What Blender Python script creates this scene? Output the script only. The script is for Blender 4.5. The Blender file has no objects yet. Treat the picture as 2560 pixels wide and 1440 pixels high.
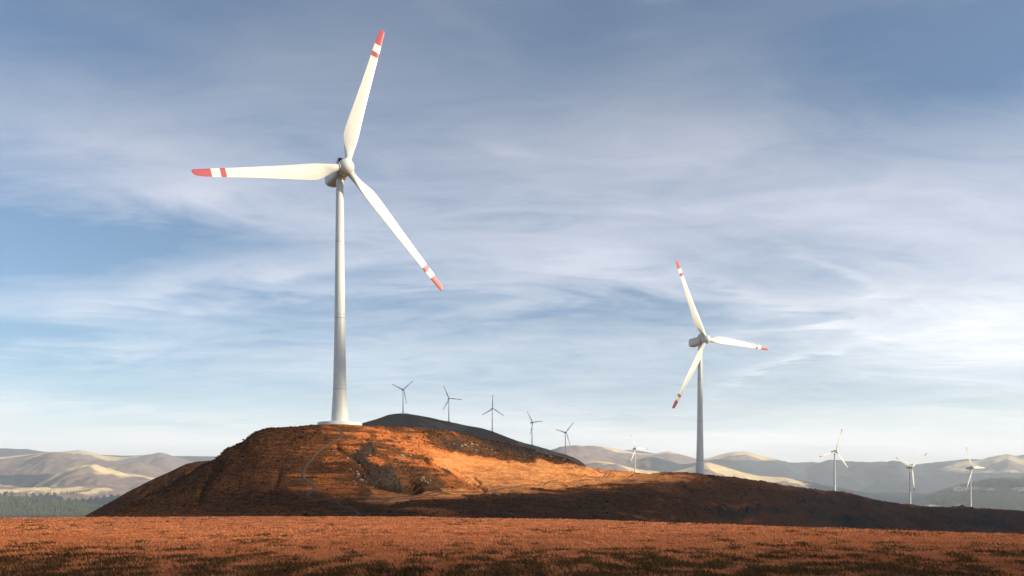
import bpy, bmesh, math, random
import numpy as np
from mathutils import Vector, Matrix

random.seed(7)
RNG = np.random.default_rng(11)
S = bpy.context.scene
COL = S.collection
R = math.radians

# ------------------------------------------------------------------ camera
EYE = 2.2                      # eye height above the meadow, metres
F = 2000.0                     # focal length in photo pixels (photo 2560 x 1440)
HOR = 1240.0                   # eye level, photo row
cam_data = bpy.data.cameras.new('camera')
cam = bpy.data.objects.new('camera', cam_data)
COL.objects.link(cam)
cam.location = (0, 0, EYE)
cam.rotation_euler = (R(90), 0, 0)
cam_data.sensor_width = 36.0
cam_data.lens = 36.0 * F / 2560.0
cam_data.shift_y = (HOR - 720.0) / 2560.0
cam_data.clip_start = 0.1
cam_data.clip_end = 120000.0
S.camera = cam

def P(u, v, y):
    """point at forward distance y on the sight line through photo pixel u, v"""
    return ((u - 1280.0) / F * y, y, EYE + (HOR - v) / F * y)

# ------------------------------------------------------------------ light
SUN_EL, SUN_AZ = 22.0, 107.0        # elevation; azimuth clockwise from straight ahead
SD = Vector((math.cos(R(SUN_EL)) * math.sin(R(SUN_AZ)), math.cos(R(SUN_EL)) * math.cos(R(SUN_AZ)), math.sin(R(SUN_EL))))
sun_data = bpy.data.lights.new('sun', 'SUN')
sun_data.energy = 5.0
sun_data.angle = R(0.4)
sun_data.color = (1.0, 0.86, 0.62)
sun = bpy.data.objects.new('sun', sun_data)
COL.objects.link(sun)
sun.rotation_euler = SD.to_track_quat('Z', 'Y').to_euler()
sun.location = (400, -120, 300)

S.view_settings.view_transform = 'Standard'
S.view_settings.look = 'None'
S.view_settings.gamma = 1.0
S.view_settings.use_curve_mapping = False
S.view_settings.exposure = 0.4
S.cycles.use_denoising = True
S.cycles.max_bounces = 5
S.cycles.diffuse_bounces = 2
S.cycles.glossy_bounces = 2
S.cycles.volume_bounces = 2
S.cycles.sample_clamp_indirect = 6.0

# ------------------------------------------------------------------ node helper
class NT:
    def __init__(self, tree):
        self.t = tree
        self.n = tree.nodes
        self.l = tree.links
        self.n.clear()
    def node(self, kind, **kw):
        x = self.n.new(kind)
        for k, v in kw.items():
            setattr(x, k, v)
        return x
    def set(self, sock, v):
        if isinstance(v, bpy.types.NodeSocket):
            self.l.new(v, sock)
        elif v is not None:
            if sock.type == 'RGBA' and hasattr(v, '__len__') and len(v) == 3:
                v = (*v, 1.0)
            sock.default_value = v
    def m(self, op, a, b=None, c=None, clamp=False):
        x = self.node('ShaderNodeMath', operation=op, use_clamp=clamp)
        self.set(x.inputs[0], a)
        if b is not None: self.set(x.inputs[1], b)
        if c is not None: self.set(x.inputs[2], c)
        return x.outputs[0]
    def add(self, a, b): return self.m('ADD', a, b)
    def sub(self, a, b): return self.m('SUBTRACT', a, b)
    def mul(self, a, b): return self.m('MULTIPLY', a, b)
    def step(self, v, lo, hi, smooth=True, a=0.0, b=1.0):
        x = self.node('ShaderNodeMapRange')
        x.interpolation_type = 'SMOOTHSTEP' if smooth else 'LINEAR'
        self.set(x.inputs['Value'], v)
        x.inputs['From Min'].default_value = lo
        x.inputs['From Max'].default_value = hi
        x.inputs['To Min'].default_value = a
        x.inputs['To Max'].default_value = b
        return x.outputs['Result']
    def noise(self, vec, scale, detail=4, rough=0.5, dist=0.0):
        x = self.node('ShaderNodeTexNoise')
        if vec is not None: self.set(x.inputs['Vector'], vec)
        x.inputs['Scale'].default_value = scale
        x.inputs['Detail'].default_value = detail
        x.inputs['Roughness'].default_value = rough
        x.inputs['Distortion'].default_value = dist
        return x.outputs['Fac']
    def mix(self, fac, a, b):
        x = self.node('ShaderNodeMix', data_type='RGBA')
        self.set(x.inputs['Factor'], fac)
        self.set(x.inputs[6], a)
        self.set(x.inputs[7], b)
        return x.outputs[2]
    def scale(self, vec, sx, sy, sz, rz=0.0, loc=(0, 0, 0)):
        x = self.node('ShaderNodeMapping')
        self.set(x.inputs['Vector'], vec)
        x.inputs['Location'].default_value = loc
        x.inputs['Rotation'].default_value = (0, 0, rz)
        x.inputs['Scale'].default_value = (sx, sy, sz)
        return x.outputs['Vector']
    def attr(self, name):
        x = self.node('ShaderNodeAttribute', attribute_name=name)
        return x.outputs['Fac']
    def pos(self):
        return self.node('ShaderNodeNewGeometry').outputs['Position']
    def obj(self):
        return self.node('ShaderNodeTexCoord').outputs['Object']

# ------------------------------------------------------------------ sky
world = bpy.data.worlds.new('World')
S.world = world
world.use_nodes = True
W = NT(world.node_tree)
SKY_STRENGTH = 0.1
sky = W.node('ShaderNodeTexSky', sky_type='NISHITA')
sky.sun_disc = False
sky.sun_elevation = R(SUN_EL)
sky.sun_rotation = R(SUN_AZ)
sky.altitude = 800.0
sky.air_density = 1.0
sky.dust_density = 0.6
sky.ozone_density = 1.6
d = W.node('ShaderNodeTexCoord').outputs['Generated']
sep = W.node('ShaderNodeSeparateXYZ'); W.l.new(d, sep.inputs[0])
dx, dy, dz = sep.outputs
# cirrus lies on a high flat layer: direction -> point of that layer (with the curve of the earth in the offset)
zz = W.m('MAXIMUM', W.add(dz, 0.10), 0.03)
px, py = W.m('DIVIDE', dx, zz), W.m('DIVIDE', dy, zz)
cmb = W.node('ShaderNodeCombineXYZ'); W.l.new(px, cmb.inputs[0]); W.l.new(py, cmb.inputs[1])
lay = cmb.outputs[0]
soft = W.noise(W.scale(lay, 0.42, 0.75, 1, R(-14), (3.1, 1.7, 0)), 1.0, 5, 0.55, 0.6)
fine = W.noise(W.scale(lay, 1.15, 2.3, 1, R(-26), (0.4, 5.2, 0)), 1.2, 7, 0.60, 1.0)
wisp = W.noise(W.scale(lay, 2.2, 5.0, 1, R(24), (7.4, 2.2, 0)), 1.6, 7, 0.65, 1.0)
# azimuth / elevation (degrees) for the big banks of clouds
az = W.m('MULTIPLY', W.m('ARCTAN2', dx, dy), 57.29578)
el = W.m('MULTIPLY', W.m('ARCSINE', dz), 57.29578)
wob = W.mul(W.sub(fine, 0.5), 5.0)
def azel(u, v):
    x, y, z = (u - 1280) / F, 1.0, (HOR - v) / F
    return math.degrees(math.atan2(x, y)), math.degrees(math.atan2(z, math.hypot(x, y)))
def bank(u, v, ru, rv, tilt, amp):
    """soft bank of clouds (amp > 0) or clear gap (amp < 0)"""
    a0, e0 = azel(u, v)
    a1, e1 = W.sub(az, a0), W.add(W.sub(el, e0), wob)
    ct, st = math.cos(R(tilt)), math.sin(R(tilt))
    p = W.m('DIVIDE', W.add(W.mul(a1, ct), W.mul(e1, st)), ru / F * 57.3)
    q = W.m('DIVIDE', W.sub(W.mul(e1, ct), W.mul(a1, st)), rv / F * 57.3)
    r2 = W.add(W.mul(p, p), W.mul(q, q))
    return W.mul(W.m('EXPONENT', W.mul(r2, -1.0)), amp)
BANKS = [(1280, 330, 700, 150, 0, .38), (700, 150, 500, 90, 14, .22), (300, 300, 420, 80, -10, .22), (1900, 330, 420, 110, 4, .25), (700, 560, 420, 70, 8, .18), (1700, 160, 240, 60, 10, .16), (250, 600, 420, 60, 12, -.38), (-40, 600, 200, 70, 0, -.1), (1350, 800, 520, 55, 4, -.20), (150, 900, 380, 60, 0, -.12), (120, 120, 420, 120, 10, -.22),
         (1500, 60, 260, 120, 0, -.12), (2450, 90, 420, 130, 10, -.34), (2350, 230, 330, 60, -8, -.12),
         (350, 400, 460, 60, -12, .20), (560, 690, 340, 26, 14, .26), (850, 730, 360, 20, 6, .20), (480, 465, 110, 26, 8, .16),
         (1500, 640, 380, 70, 8, .20), (1830, 730, 300, 55, -12, .26), (2330, 560, 420, 190, 0, .40), (2480, 820, 300, 160, 0, .28),
         (1640, -10, 90, 55, 0, .40), (2120, 690, 120, 9, -24, .20), (1980, 900, 190, 12, 12, .20), (2020, 780, 260, 12, -20, .16),
         (1160, 70, 180, 26, -24, .14), (1290, 380, 90, 12, -8, .14), (300, 950, 520, 55, 2, -.18), (420, 1040, 300, 10, -2, .14), (1600, 1035, 200, 9, -3, .08)]
cov = W.add(W.mul(W.sub(soft, 0.5), 0.95), W.mul(W.mul(W.sub(fine, 0.5), 0.75), W.step(el, 2.0, 15.0, True, 0.25, 1.0)))
cov = W.add(cov, W.mul(W.mul(W.sub(wisp, 0.52), 0.42), W.step(el, 2.0, 12.0, True, 0.2, 1.0)))
for b in BANKS:
    cov = W.add(cov, bank(*b))
veil = W.add(W.step(el, 1.0, 8.0, True, 0.66, 0.0), W.step(el, 8.0, 31.0, False, 0.27, 0.22))
cov = W.m('ADD', W.add(cov, veil), 0.0, clamp=True)
cov = W.m('MINIMUM', cov, 0.96)
k = 1.0 / SKY_STRENGTH
cloud_col = W.mix(W.step(el, 7, 17), (1.06 * k, 1.05 * k, 1.05 * k), (0.70 * k, 0.71 * k, 0.79 * k))
cloud_col = W.mix(W.step(el, 16, 31), cloud_col, (0.235 * k, 0.275 * k, 0.36 * k))
tint = W.node('ShaderNodeMix', data_type='RGBA', blend_type='MULTIPLY')
tint.inputs['Factor'].default_value = 1.0
W.l.new(sky.outputs[0], tint.inputs[6]); tint.inputs[7].default_value = (0.91, 1.0, 1.03, 1)
skyc = W.mix(cov, tint.outputs[2], cloud_col)
bg = W.node('ShaderNodeBackground')
W.l.new(skyc, bg.inputs['Color'])
bg.inputs['Strength'].default_value = SKY_STRENGTH
out = W.node('ShaderNodeOutputWorld')
W.l.new(bg.outputs[0], out.inputs['Surface'])
world.cycles.sampling_method = 'MANUAL'
world.cycles.sample_map_resolution = 512

# ------------------------------------------------------------------ noise in numpy
def _hash(ix, iy, seed):
    h = (ix.astype(np.int64) * 374761393 + iy.astype(np.int64) * 668265263 + seed * 1442695041) & 0xffffffff
    h = ((h ^ (h >> 13)) * 1274126177) & 0xffffffff
    return (h ^ (h >> 16)) & 0xffff
def perlin(x, y, seed=0):
    ix, iy = np.floor(x), np.floor(y)
    fx, fy = x - ix, y - iy
    def g(ox, oy):
        a = _hash(ix + ox, iy + oy, seed) * (2 * math.pi / 65536.0)
        return np.cos(a) * (fx - ox) + np.sin(a) * (fy - oy)
    sx, sy = fx * fx * fx * (fx * (fx * 6 - 15) + 10), fy * fy * fy * (fy * (fy * 6 - 15) + 10)
    a = g(0, 0) * (1 - sx) + g(1, 0) * sx
    b = g(0, 1) * (1 - sx) + g(1, 1) * sx
    return (a * (1 - sy) + b * sy) * 1.5
def fbm(x, y, octs=5, seed=0, gain=0.5):
    t, a = 0.0, 1.0
    for i in range(octs):
        t = t + a * perlin(x * 2.03 ** i + 17.3 * i, y * 2.03 ** i - 9.1 * i, seed + i)
        a *= gain
    return t
def ridged(x, y, octs=5, seed=0, gain=0.55):
    t, a = 0.0, 1.0
    for i in range(octs):
        t = t + a * (1 - 2 * np.abs(perlin(x * 2.03 ** i + 31.7 * i, y * 2.03 ** i + 3.3 * i, seed + i)))
        a *= gain
    return t
def smooth(a, n):
    if n < 2: return a
    k = np.hanning(n + 2)[1:-1]; k /= k.sum()
    p = np.pad(a, (n // 2, n - 1 - n // 2), mode='edge')
    return np.convolve(p, k, 'valid')
def sstep(x, lo, hi):
    t = np.clip((x - lo) / (hi - lo), 0, 1)
    return t * t * (3 - 2 * t)
def interp(u, pts):
    a = np.array(pts, float)
    return np.interp(u, a[:, 0], a[:, 1])

# ------------------------------------------------------------------ mesh helpers
def link(name, me, mat=None, parent=None, shade=True):
    o = bpy.data.objects.new(name, me)
    COL.objects.link(o)
    for m_ in (mat if isinstance(mat, (list, tuple)) else [mat]):
        if m_: me.materials.append(m_)
    if parent: o.parent = parent
    if shade and len(me.polygons):
        me.polygons.foreach_set('use_smooth', np.ones(len(me.polygons), bool))
    return o
def mesh_np(name, verts, faces, attrs=None):
    """verts (n,3); faces (m,k) of one size"""
    me = bpy.data.meshes.new(name)
    verts = np.asarray(verts, np.float32); faces = np.asarray(faces, np.int32)
    m_, k_ = faces.shape
    me.vertices.add(len(verts)); me.vertices.foreach_set('co', verts.ravel())
    me.loops.add(m_ * k_); me.loops.foreach_set('vertex_index', faces.ravel())
    me.polygons.add(m_)
    me.polygons.foreach_set('loop_start', np.arange(0, m_ * k_, k_, dtype=np.int32))
    me.polygons.foreach_set('loop_total', np.full(m_, k_, np.int32))
    for n_, a in (attrs or {}).items():
        at = me.attributes.new(n_, 'FLOAT', 'POINT')
        at.data.foreach_set('value', np.asarray(a, np.float32).ravel())
    me.update(calc_edges=True); me.validate()
    return me
def grid_faces(nr, nc):
    i = np.arange(nr * nc).reshape(nr, nc)
    return np.stack([i[:-1, :-1], i[:-1, 1:], i[1:, 1:], i[1:, :-1]], -1).reshape(-1, 4)
def tag(o, label=None, cat=None, group=None, kind=None):
    if label: o['label'] = label
    if cat: o['category'] = cat
    if group: o['group'] = group
    if kind: o['kind'] = kind
    return o
def bm_link(name, bm, mat, parent=None, smooth_=True):
    me = bpy.data.meshes.new(name)
    bmesh.ops.recalc_face_normals(bm, faces=bm.faces)
    bm.to_mesh(me); bm.free()
    return link(name, me, mat, parent, smooth_)
def lathe(bm, prof, seg=48, axis='Z', mi=0, caps=True):
    """prof: [(radius, position along the axis)]"""
    rings = []
    for r_, h in prof:
        ring = []
        for i in range(seg):
            a = 2 * math.pi * i / seg
            c, s = r_ * math.cos(a), r_ * math.sin(a)
            ring.append(bm.verts.new((c, s, h) if axis == 'Z' else (c, h, s)))
        rings.append(ring)
    for a, b in zip(rings, rings[1:]):
        for i in range(seg):
            f = bm.faces.new((a[i], a[(i + 1) % seg], b[(i + 1) % seg], b[i])); f.material_index = mi
    if caps:
        bm.faces.new(rings[0]).material_index = mi
        bm.faces.new(rings[-1]).material_index = mi
    return rings

def principled(name):
    m_ = bpy.data.materials.new(name); m_.use_nodes = True
    T = NT(m_.node_tree)
    b = T.node('ShaderNodeBsdfPrincipled'); o = T.node('ShaderNodeOutputMaterial')
    T.l.new(b.outputs[0], o.inputs['Surface'])
    b.inputs['Specular IOR Level'].default_value = 0.2
    return m_, T, b

# ------------------------------------------------------------------ materials
def mat_paint():
    m_, T, b = principled('white_paint')
    p = T.obj()
    n = T.noise(T.scale(p, 0.9, 0.9, 0.05), 1.0, 5, 0.6)
    c = T.mix(T.step(n, .35, .75), (0.74, 0.73, 0.68), (0.63, 0.62, 0.575))
    b.inputs['Roughness'].default_value = 0.32
    b.inputs['Specular IOR Level'].default_value = 0.45
    T.l.new(c, b.inputs['Base Color'])
    return m_
def mat_plain(name, col, rough=0.5, var=0.12, scale=3.0):
    m_, T, b = principled(name)
    n = T.noise(T.obj(), scale, 4, 0.6)
    c = T.mix(n, tuple(x * (1 - var) for x in col), tuple(min(1, x * (1 + var)) for x in col))
    T.l.new(c, b.inputs['Base Color'])
    b.inputs['Roughness'].default_value = rough
    return m_
M_WHITE = mat_paint()
M_RED = mat_plain('red_paint', (0.42, 0.075, 0.10), 0.35)
M_SEAM = mat_plain('seam_grey', (0.27, 0.27, 0.29), 0.6)
M_DARK = mat_plain('vent_dark', (0.05, 0.055, 0.07), 0.5)
M_CONC = mat_plain('foundation_white', (0.70, 0.69, 0.65), 0.35, 0.08, 0.7)

def mat_hill():
    m_, T, b = principled('hill_ground')
    p = T.pos()
    rock, heath, lush = T.attr('rock'), T.attr('heath'), T.attr('lush')
    # streaks of dry grass that run across the slope
    n1 = T.noise(T.scale(p, .045, .05, .60, R(10)), 1.0, 8, 0.66, 0.35)
    n2 = T.noise(p, 1.1, 5, 0.65)
    n3 = T.noise(T.scale(p, .22, .30, 2.0, R(8)), 1.0, 6, 0.7)
    grass = T.mix(T.step(n2, .3, .72), (0.36, 0.095, 0.026), (0.64, 0.21, 0.066))
    grass = T.mix(T.mul(T.attr('dry'), T.step(n1, .3, .6)), grass, T.mix(n2, (0.66, 0.24, 0.075), (0.85, 0.40, 0.15)))
    grass = T.mix(T.mul(T.step(n3, .45, .75), .55), grass, (0.16, 0.055, 0.02))
    green = T.mix(n2, (0.035, 0.028, 0.012), (0.10, 0.062, 0.022))
    hth = T.mix(T.step(n3, .3, .7), (0.046, 0.024, 0.013), (0.185, 0.072, 0.030))
    f = T.step(T.add(T.add(T.mul(heath, 1.5), T.mul(T.mul(T.sub(n1, .5), 2.6), T.attr('streak'))), T.mul(T.sub(n3, .5), .8)), .35, .85)
    c = T.mix(f, grass, hth)
    c = T.mix(T.mul(lush, T.step(n2, .35, .6)), c, green)
    stone_n = T.noise(p, 2.6, 3, 0.7)
    stone = T.mix(T.step(stone_n, .40, .72), (0.030, 0.021, 0.016), (0.125, 0.092, 0.073))
    fr = T.step(T.add(T.add(rock, T.mul(T.sub(n2, .5), .9)), T.mul(T.sub(n3, .5), .9)), .36, .80)
    c = T.mix(fr, c, stone)
    T.l.new(c, b.inputs['Base Color'])
    b.inputs['Roughness'].default_value = 0.95
    b.inputs['Specular IOR Level'].default_value = 0.05
    bmp = T.node('ShaderNodeBump'); bmp.inputs['Strength'].default_value = 0.9; bmp.inputs['Distance'].default_value = 0.5
    T.l.new(T.add(n2, T.mul(stone_n, .6)), bmp.inputs['Height'])
    T.l.new(bmp.outputs[0], b.inputs['Normal'])
    return m_
def mat_field():
    m_, T, b = principled('meadow_soil')
    p = T.pos()
    n1 = T.noise(p, .35, 6, .6); n2 = T.noise(p, 6.0, 4, .65)
    c = T.mix(T.step(n2, .3, .7), (0.22, 0.062, 0.022), (0.46, 0.145, 0.052))
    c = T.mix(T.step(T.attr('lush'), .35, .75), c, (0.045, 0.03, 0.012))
    T.l.new(c, b.inputs['Base Color']); b.inputs['Roughness'].default_value = 0.95
    bmp = T.node('ShaderNodeBump'); bmp.inputs['Strength'].default_value = 1.0; bmp.inputs['Distance'].default_value = .08
    T.l.new(n2, bmp.inputs['Height']); T.l.new(bmp.outputs[0], b.inputs['Normal'])
    return m_
def mat_grass():
    m_, T, b = principled('dry_grass')
    a = T.attr('tone'); l = T.attr('lush')
    c = T.mix(a, (0.40, 0.115, 0.040), (0.86, 0.315, 0.125))
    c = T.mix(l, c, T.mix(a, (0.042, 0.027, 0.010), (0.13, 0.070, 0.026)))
    T.l.new(c, b.inputs['Base Color']); b.inputs['Roughness'].default_value = 0.8
    b.inputs['Specular IOR Level'].default_value = 0.1
    tr = T.node('ShaderNodeBsdfTranslucent'); T.l.new(c, tr.inputs['Color'])
    mx = T.node('ShaderNodeMixShader'); mx.inputs[0].default_value = 0.25
    T.l.new(b.outputs[0], mx.inputs[1]); T.l.new(tr.outputs[0], mx.inputs[2])
    o = [n for n in T.n if n.type == 'OUTPUT_MATERIAL'][0]
    T.l.new(mx.outputs[0], o.inputs['Surface'])
    return m_
def mat_mountain(name, pale, mid, dark, sc=1.0):
    m_, T, b = principled(name)
    p = T.pos()
    n1 = T.noise(p, .004 * sc, 9, .66); n2 = T.noise(p, .03 * sc, 5, .7)
    c = T.mix(T.step(T.add(T.attr('pale'), T.mul(T.sub(n1, .5), .9)), .40, .62), mid, pale)
    c = T.mix(T.step(T.add(T.attr('forest'), T.mul(T.sub(n2, .5), .5)), .42, .58), c, T.mix(n2, tuple(.75 * x for x in dark), tuple(1.3 * x for x in dark)))
    T.l.new(c, b.inputs['Base Color']); b.inputs['Roughness'].default_value = 1.0
    b.inputs['Specular IOR Level'].default_value = 0.0
    return m_
def mat_heather():
    m_, T, b = principled('heather_tufts')
    a = T.attr('tone'); l = T.attr('lush')
    c = T.mix(a, (0.20, 0.055, 0.018), (0.50, 0.16, 0.055))
    c = T.mix(l, c, T.mix(a, (0.026, 0.014, 0.008), (0.12, 0.05, 0.02)))
    T.l.new(c, b.inputs['Base Color']); b.inputs['Roughness'].default_value = 0.95
    b.inputs['Specular IOR Level'].default_value = 0.05
    return m_
M_HEATHER = mat_heather()
M_HILL, M_FIELD, M_GRASS = mat_hill(), mat_field(), mat_grass()
M_MTN = mat_mountain('mountain_grass', (0.76, 0.59, 0.34), (0.26, 0.20, 0.185), (0.045, 0.062, 0.082))
M_VALLEY = mat_plain('valley_green', (0.10, 0.10, 0.06), 1.0, .3, .002)
M_RIDGE = None
M_PATH = mat_plain('path_dirt', (0.11, 0.066, 0.045), 0.95, .35, 1.5)
M_ROCK = mat_plain('pale_stone', (0.27, 0.22, 0.18), 0.9, .3, 2.0)
M_BUSH = mat_plain('heather_green', (0.035, 0.030, 0.014), 0.9, .4, 2.0)
M_WOOD = mat_plain('wood_green', (0.105, 0.120, 0.072), 0.95, .35, .02)
M_PINE = mat_plain('pine_needles', (0.040, 0.055, 0.038), 0.95, .3, .3)
M_BARK = mat_plain('pine_bark', (0.07, 0.05, 0.04), 0.95, .3, 2.0)

# ------------------------------------------------------------------ ground sheet
def build_ground():
    n = 60
    xs = np.concatenate([-np.geomspace(70000, 200, n), [0], np.geomspace(200, 70000, n)])
    ys = xs.copy()
    X, Y = np.meshgrid(xs, ys)
    Z = -150 + 0 * X
    v = np.stack([X, Y, Z], -1).reshape(-1, 3)
    o = link('ground', mesh_np('ground', v, grid_faces(len(ys), len(xs))), M_VALLEY)
    tag(o, 'green brown valley floor far below the hills', kind='structure')
build_ground()

# ------------------------------------------------------------------ the meadow the camera stands on
FIELD_CREST = [(-900, 1291), (0, 1288.5), (350, 1287.5), (700, 1285.5), (1000, 1286.5), (1250, 1290.5), (1400, 1292.5), (1517, 1296), (1705, 1302), (1810, 1306.5),
               (2000, 1312.5), (2194, 1319.5), (2560, 1333), (3400, 1362)]
def field_edge(u):
    """forward distance of the meadow's brow on each sight line"""
    v = interp(u, FIELD_CREST) + 5.0
    return EYE * F / (v - HOR)
def field_bump(x, y):
    return 0.06 * fbm(x / 7.0, y / 7.0, 3, 3) + 0.035 * fbm(x / 1.3, y / 1.3, 3, 5) 
def field_z(x, y, e):
    over = np.maximum(y - e, 0)
    return field_bump(x, y) * (1 - sstep(y, e - 6, e + 2) * .6) - (over ** 1.35) * 0.16
def field_lush_shade(x, y):
    n = fbm(x / .9, y / 2.0, 4, 21) + 0.40 * fbm(x / 9, y / 9, 2, 29) + .55 * sstep(y, 41, 26)  # last term ramps the nearest grass darker: foreground shade put into its colour
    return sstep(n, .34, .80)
def build_field():
    us = np.linspace(-900, 3500, 700)
    ts = np.concatenate([np.geomspace(1.5, 12, 40)[:-1], np.linspace(0, 1, 240) + 100, np.linspace(1, 12, 30) + 200])
    e = smooth(field_edge(us), 25)
    Yr = np.empty((len(ts), len(us)))
    for i, t in enumerate(ts):
        if t < 100: Yr[i] = t
        elif t < 200: Yr[i] = 12 * (e / 12) ** (t - 100)
        else: Yr[i] = e + (t - 200) ** 1.6 * 0.6
    X = (us[None] - 1280) / F * Yr
    Z = field_z(X, Yr, e[None] + 0 * X)
    v = np.stack([X, Yr, Z], -1).reshape(-1, 3)
    lush = field_lush_shade(X, Yr)
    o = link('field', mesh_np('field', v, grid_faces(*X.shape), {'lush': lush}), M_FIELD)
    tag(o, 'rust brown meadow in front of the hills', kind='structure')
    # back part of the meadow, behind and beside the camera
    xs = np.linspace(-60, 60, 40); ys = np.linspace(-60, 1.4, 30)
    X, Y = np.meshgrid(xs, ys)
    keep = np.abs(X) >= 0
    Z = field_bump(X, Y) - .02
    return us, e
FU, FE = build_field()

def build_grass():
    n_tuft = 110000
    # spread evenly over what the camera and a few steps beside it can see
    u = RNG.uniform(-150, 2710, n_tuft)
    e = np.interp(u, FU, FE)
    ymin = 17.0
    y = 1 / (1 / (e + 1.5) + RNG.uniform(0, 1, n_tuft) * (1 / ymin - 1 / (e + 1.5)))
    x = (u - 1280) / F * y
    lush_f = field_lush_shade(x, y)
    nb = 6
    X = np.repeat(x, nb) + RNG.normal(0, .10, n_tuft * nb) * (1 + np.repeat(y, nb) / 60)
    Y = np.repeat(y, nb) + RNG.normal(0, .10, n_tuft * nb)
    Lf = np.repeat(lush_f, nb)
    E = np.repeat(e, nb)
    Z = field_z(X, Y, E) - .02
    big = np.clip(np.repeat(RNG.gamma(4, .25, n_tuft), nb), .4, 2.2)
    H = RNG.uniform(.028, .080, len(X)) * big * (1 + .3 * Lf)
    Wd = RNG.uniform(.006, .013, len(X)) * (1 + Y / 35) * (1 + .6 * Lf)
    a = RNG.uniform(0, 2 * math.pi, len(X))
    lean = RNG.normal(0, .35, (len(X), 2)) * H[:, None]
    lean[:, 0] -= .25 * H
    dxv, dyv = np.cos(a) * Wd, np.sin(a) * Wd * .5
    base = np.stack([X, Y, Z], -1)
    v0 = base + np.stack([-dxv, -dyv, 0 * Z], -1)
    v1 = base + np.stack([dxv, dyv, 0 * Z], -1)
    mid = base + np.stack([lean[:, 0] * .35, lean[:, 1] * .35, H * .6], -1)
    v2 = mid + np.stack([dxv * .8, dyv * .8, 0 * Z], -1)
    v3 = mid + np.stack([-dxv * .8, -dyv * .8, 0 * Z], -1)
    tip = base + np.stack([lean[:, 0], lean[:, 1], H], -1)
    V = np.stack([v0, v1, v2, v3, tip], 1).reshape(-1, 3)
    i = np.arange(len(X))[:, None] * 5
    tri = np.concatenate([i + [0, 1, 2], i + [0, 2, 3], i + [3, 2, 4]], 0)
    tone = np.clip(np.repeat(RNG.normal(.78, .22, n_tuft), nb) + RNG.normal(0, .18, len(X)) + .45 * fbm(X / 5, Y / 3, 3, 51), 0, 1)
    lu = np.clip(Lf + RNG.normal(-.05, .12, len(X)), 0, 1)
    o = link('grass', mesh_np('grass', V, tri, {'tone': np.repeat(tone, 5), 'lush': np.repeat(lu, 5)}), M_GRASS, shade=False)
    tag(o, 'short dry rust coloured grass covering the meadow', kind='stuff', cat='grass')
build_grass()

# ------------------------------------------------------------------ hills: each sight-line column has brow, slope and foot points at real distances
U = np.arange(-300, 3001, 3.0)
def line(vpts, ypts, sm=9):
    return smooth(interp(U, vpts), sm), smooth(interp(U, ypts), 31)
fc = interp(U, FIELD_CREST)
yB = smooth(interp(U, [(-300, 150), (220, 150), (900, 150), (1200, 150), (1500, 170), (1620, 200), (1750, 260), (1850, 330), (1960, 560), (2087, 1000), (2270, 1150), (2560, 1100), (3000, 1000)]), 31)
vB = fc + 12 + interp(U, [(-300, 140), (60, 60), (200, 12), (330, 0), (3000, 0)])
# valley line between the two hills; east of it the brow of the right hill
vC, yC = line([(-300, 1420), (100, 1340), (222, 1294), (300, 1286), (420, 1262), (560, 1240), (700, 1232), (900, 1247), (982, 1246), (1064, 1239), (1173, 1230), (1255, 1222), (1310, 1215), (1447, 1208), (1540, 1196),
               (1600, 1188), (1670, 1184), (1716, 1183), (1766, 1187), (1834, 1194), (1916, 1205), (1960, 1213), (2019, 1222), (2087, 1229), (2136, 1237), (2194, 1250), (2241, 1262),
               (2288, 1267), (2429, 1270), (2560, 1279), (3000, 1300)],
              [(-300, 190), (222, 190), (560, 185), (900, 188), (982, 198), (1064, 215), (1173, 235), (1255, 255), (1310, 270), (1447, 330), (1600, 400), (1750, 455), (1850, 560), (1960, 900), (2087, 1560), (2270, 1590), (2425, 1560), (2560, 1500), (3000, 1400)])
vE, yE = line([(-300, 1480), (100, 1380), (292, 1288), (365, 1243), (437, 1208), (480, 1180), (504, 1163), (530, 1151), (540, 1147), (569, 1122), (607, 1105), (622, 1092), (642, 1080), (671, 1073), (720, 1069.5), (791, 1066), (861, 1066), (906, 1066), (940, 1067),
               (1045, 1070.5), (1130, 1079), (1201, 1095), (1248, 1106), (1300, 1119), (1341, 1132), (1372, 1141), (1414, 1152), (1440, 1163), (1466, 1176), (1529, 1186), (1600, 1196), (1700, 1200), (2000, 1260), (2200, 1300), (3000, 1360)],
              [(-300, 250), (600, 250), (860, 252), (940, 262), (1045, 290), (1130, 312), (1201, 345), (1256, 378), (1300, 402), (1341, 430), (1400, 455), (1466, 470), (1600, 520), (1750, 640), (1960, 1250), (2087, 1800), (3000, 1800)], 3)
vD, yD = line([(-300, 1450), (100, 1360), (292, 1287), (365, 1260), (437, 1236), (504, 1208), (560, 1186), (640, 1162), (750, 1145), (860, 1150), (950, 1168), (1020, 1170), (1080, 1150), (1150, 1153), (1228, 1156), (1310, 1157), (1392, 1160), (1466, 1168), (1529, 1177.5), (1589, 1186.5), (1640, 1190), (1700, 1192), (1766, 1196), (2000, 1240), (2200, 1280), (3000, 1330)],
              [(-300, 220), (560, 215), (860, 220), (950, 226), (1080, 262), (1228, 322), (1310, 352), (1466, 430), (1600, 445), (1750, 540), (1960, 1050), (2087, 1680), (3000, 1650)], 7)
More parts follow.
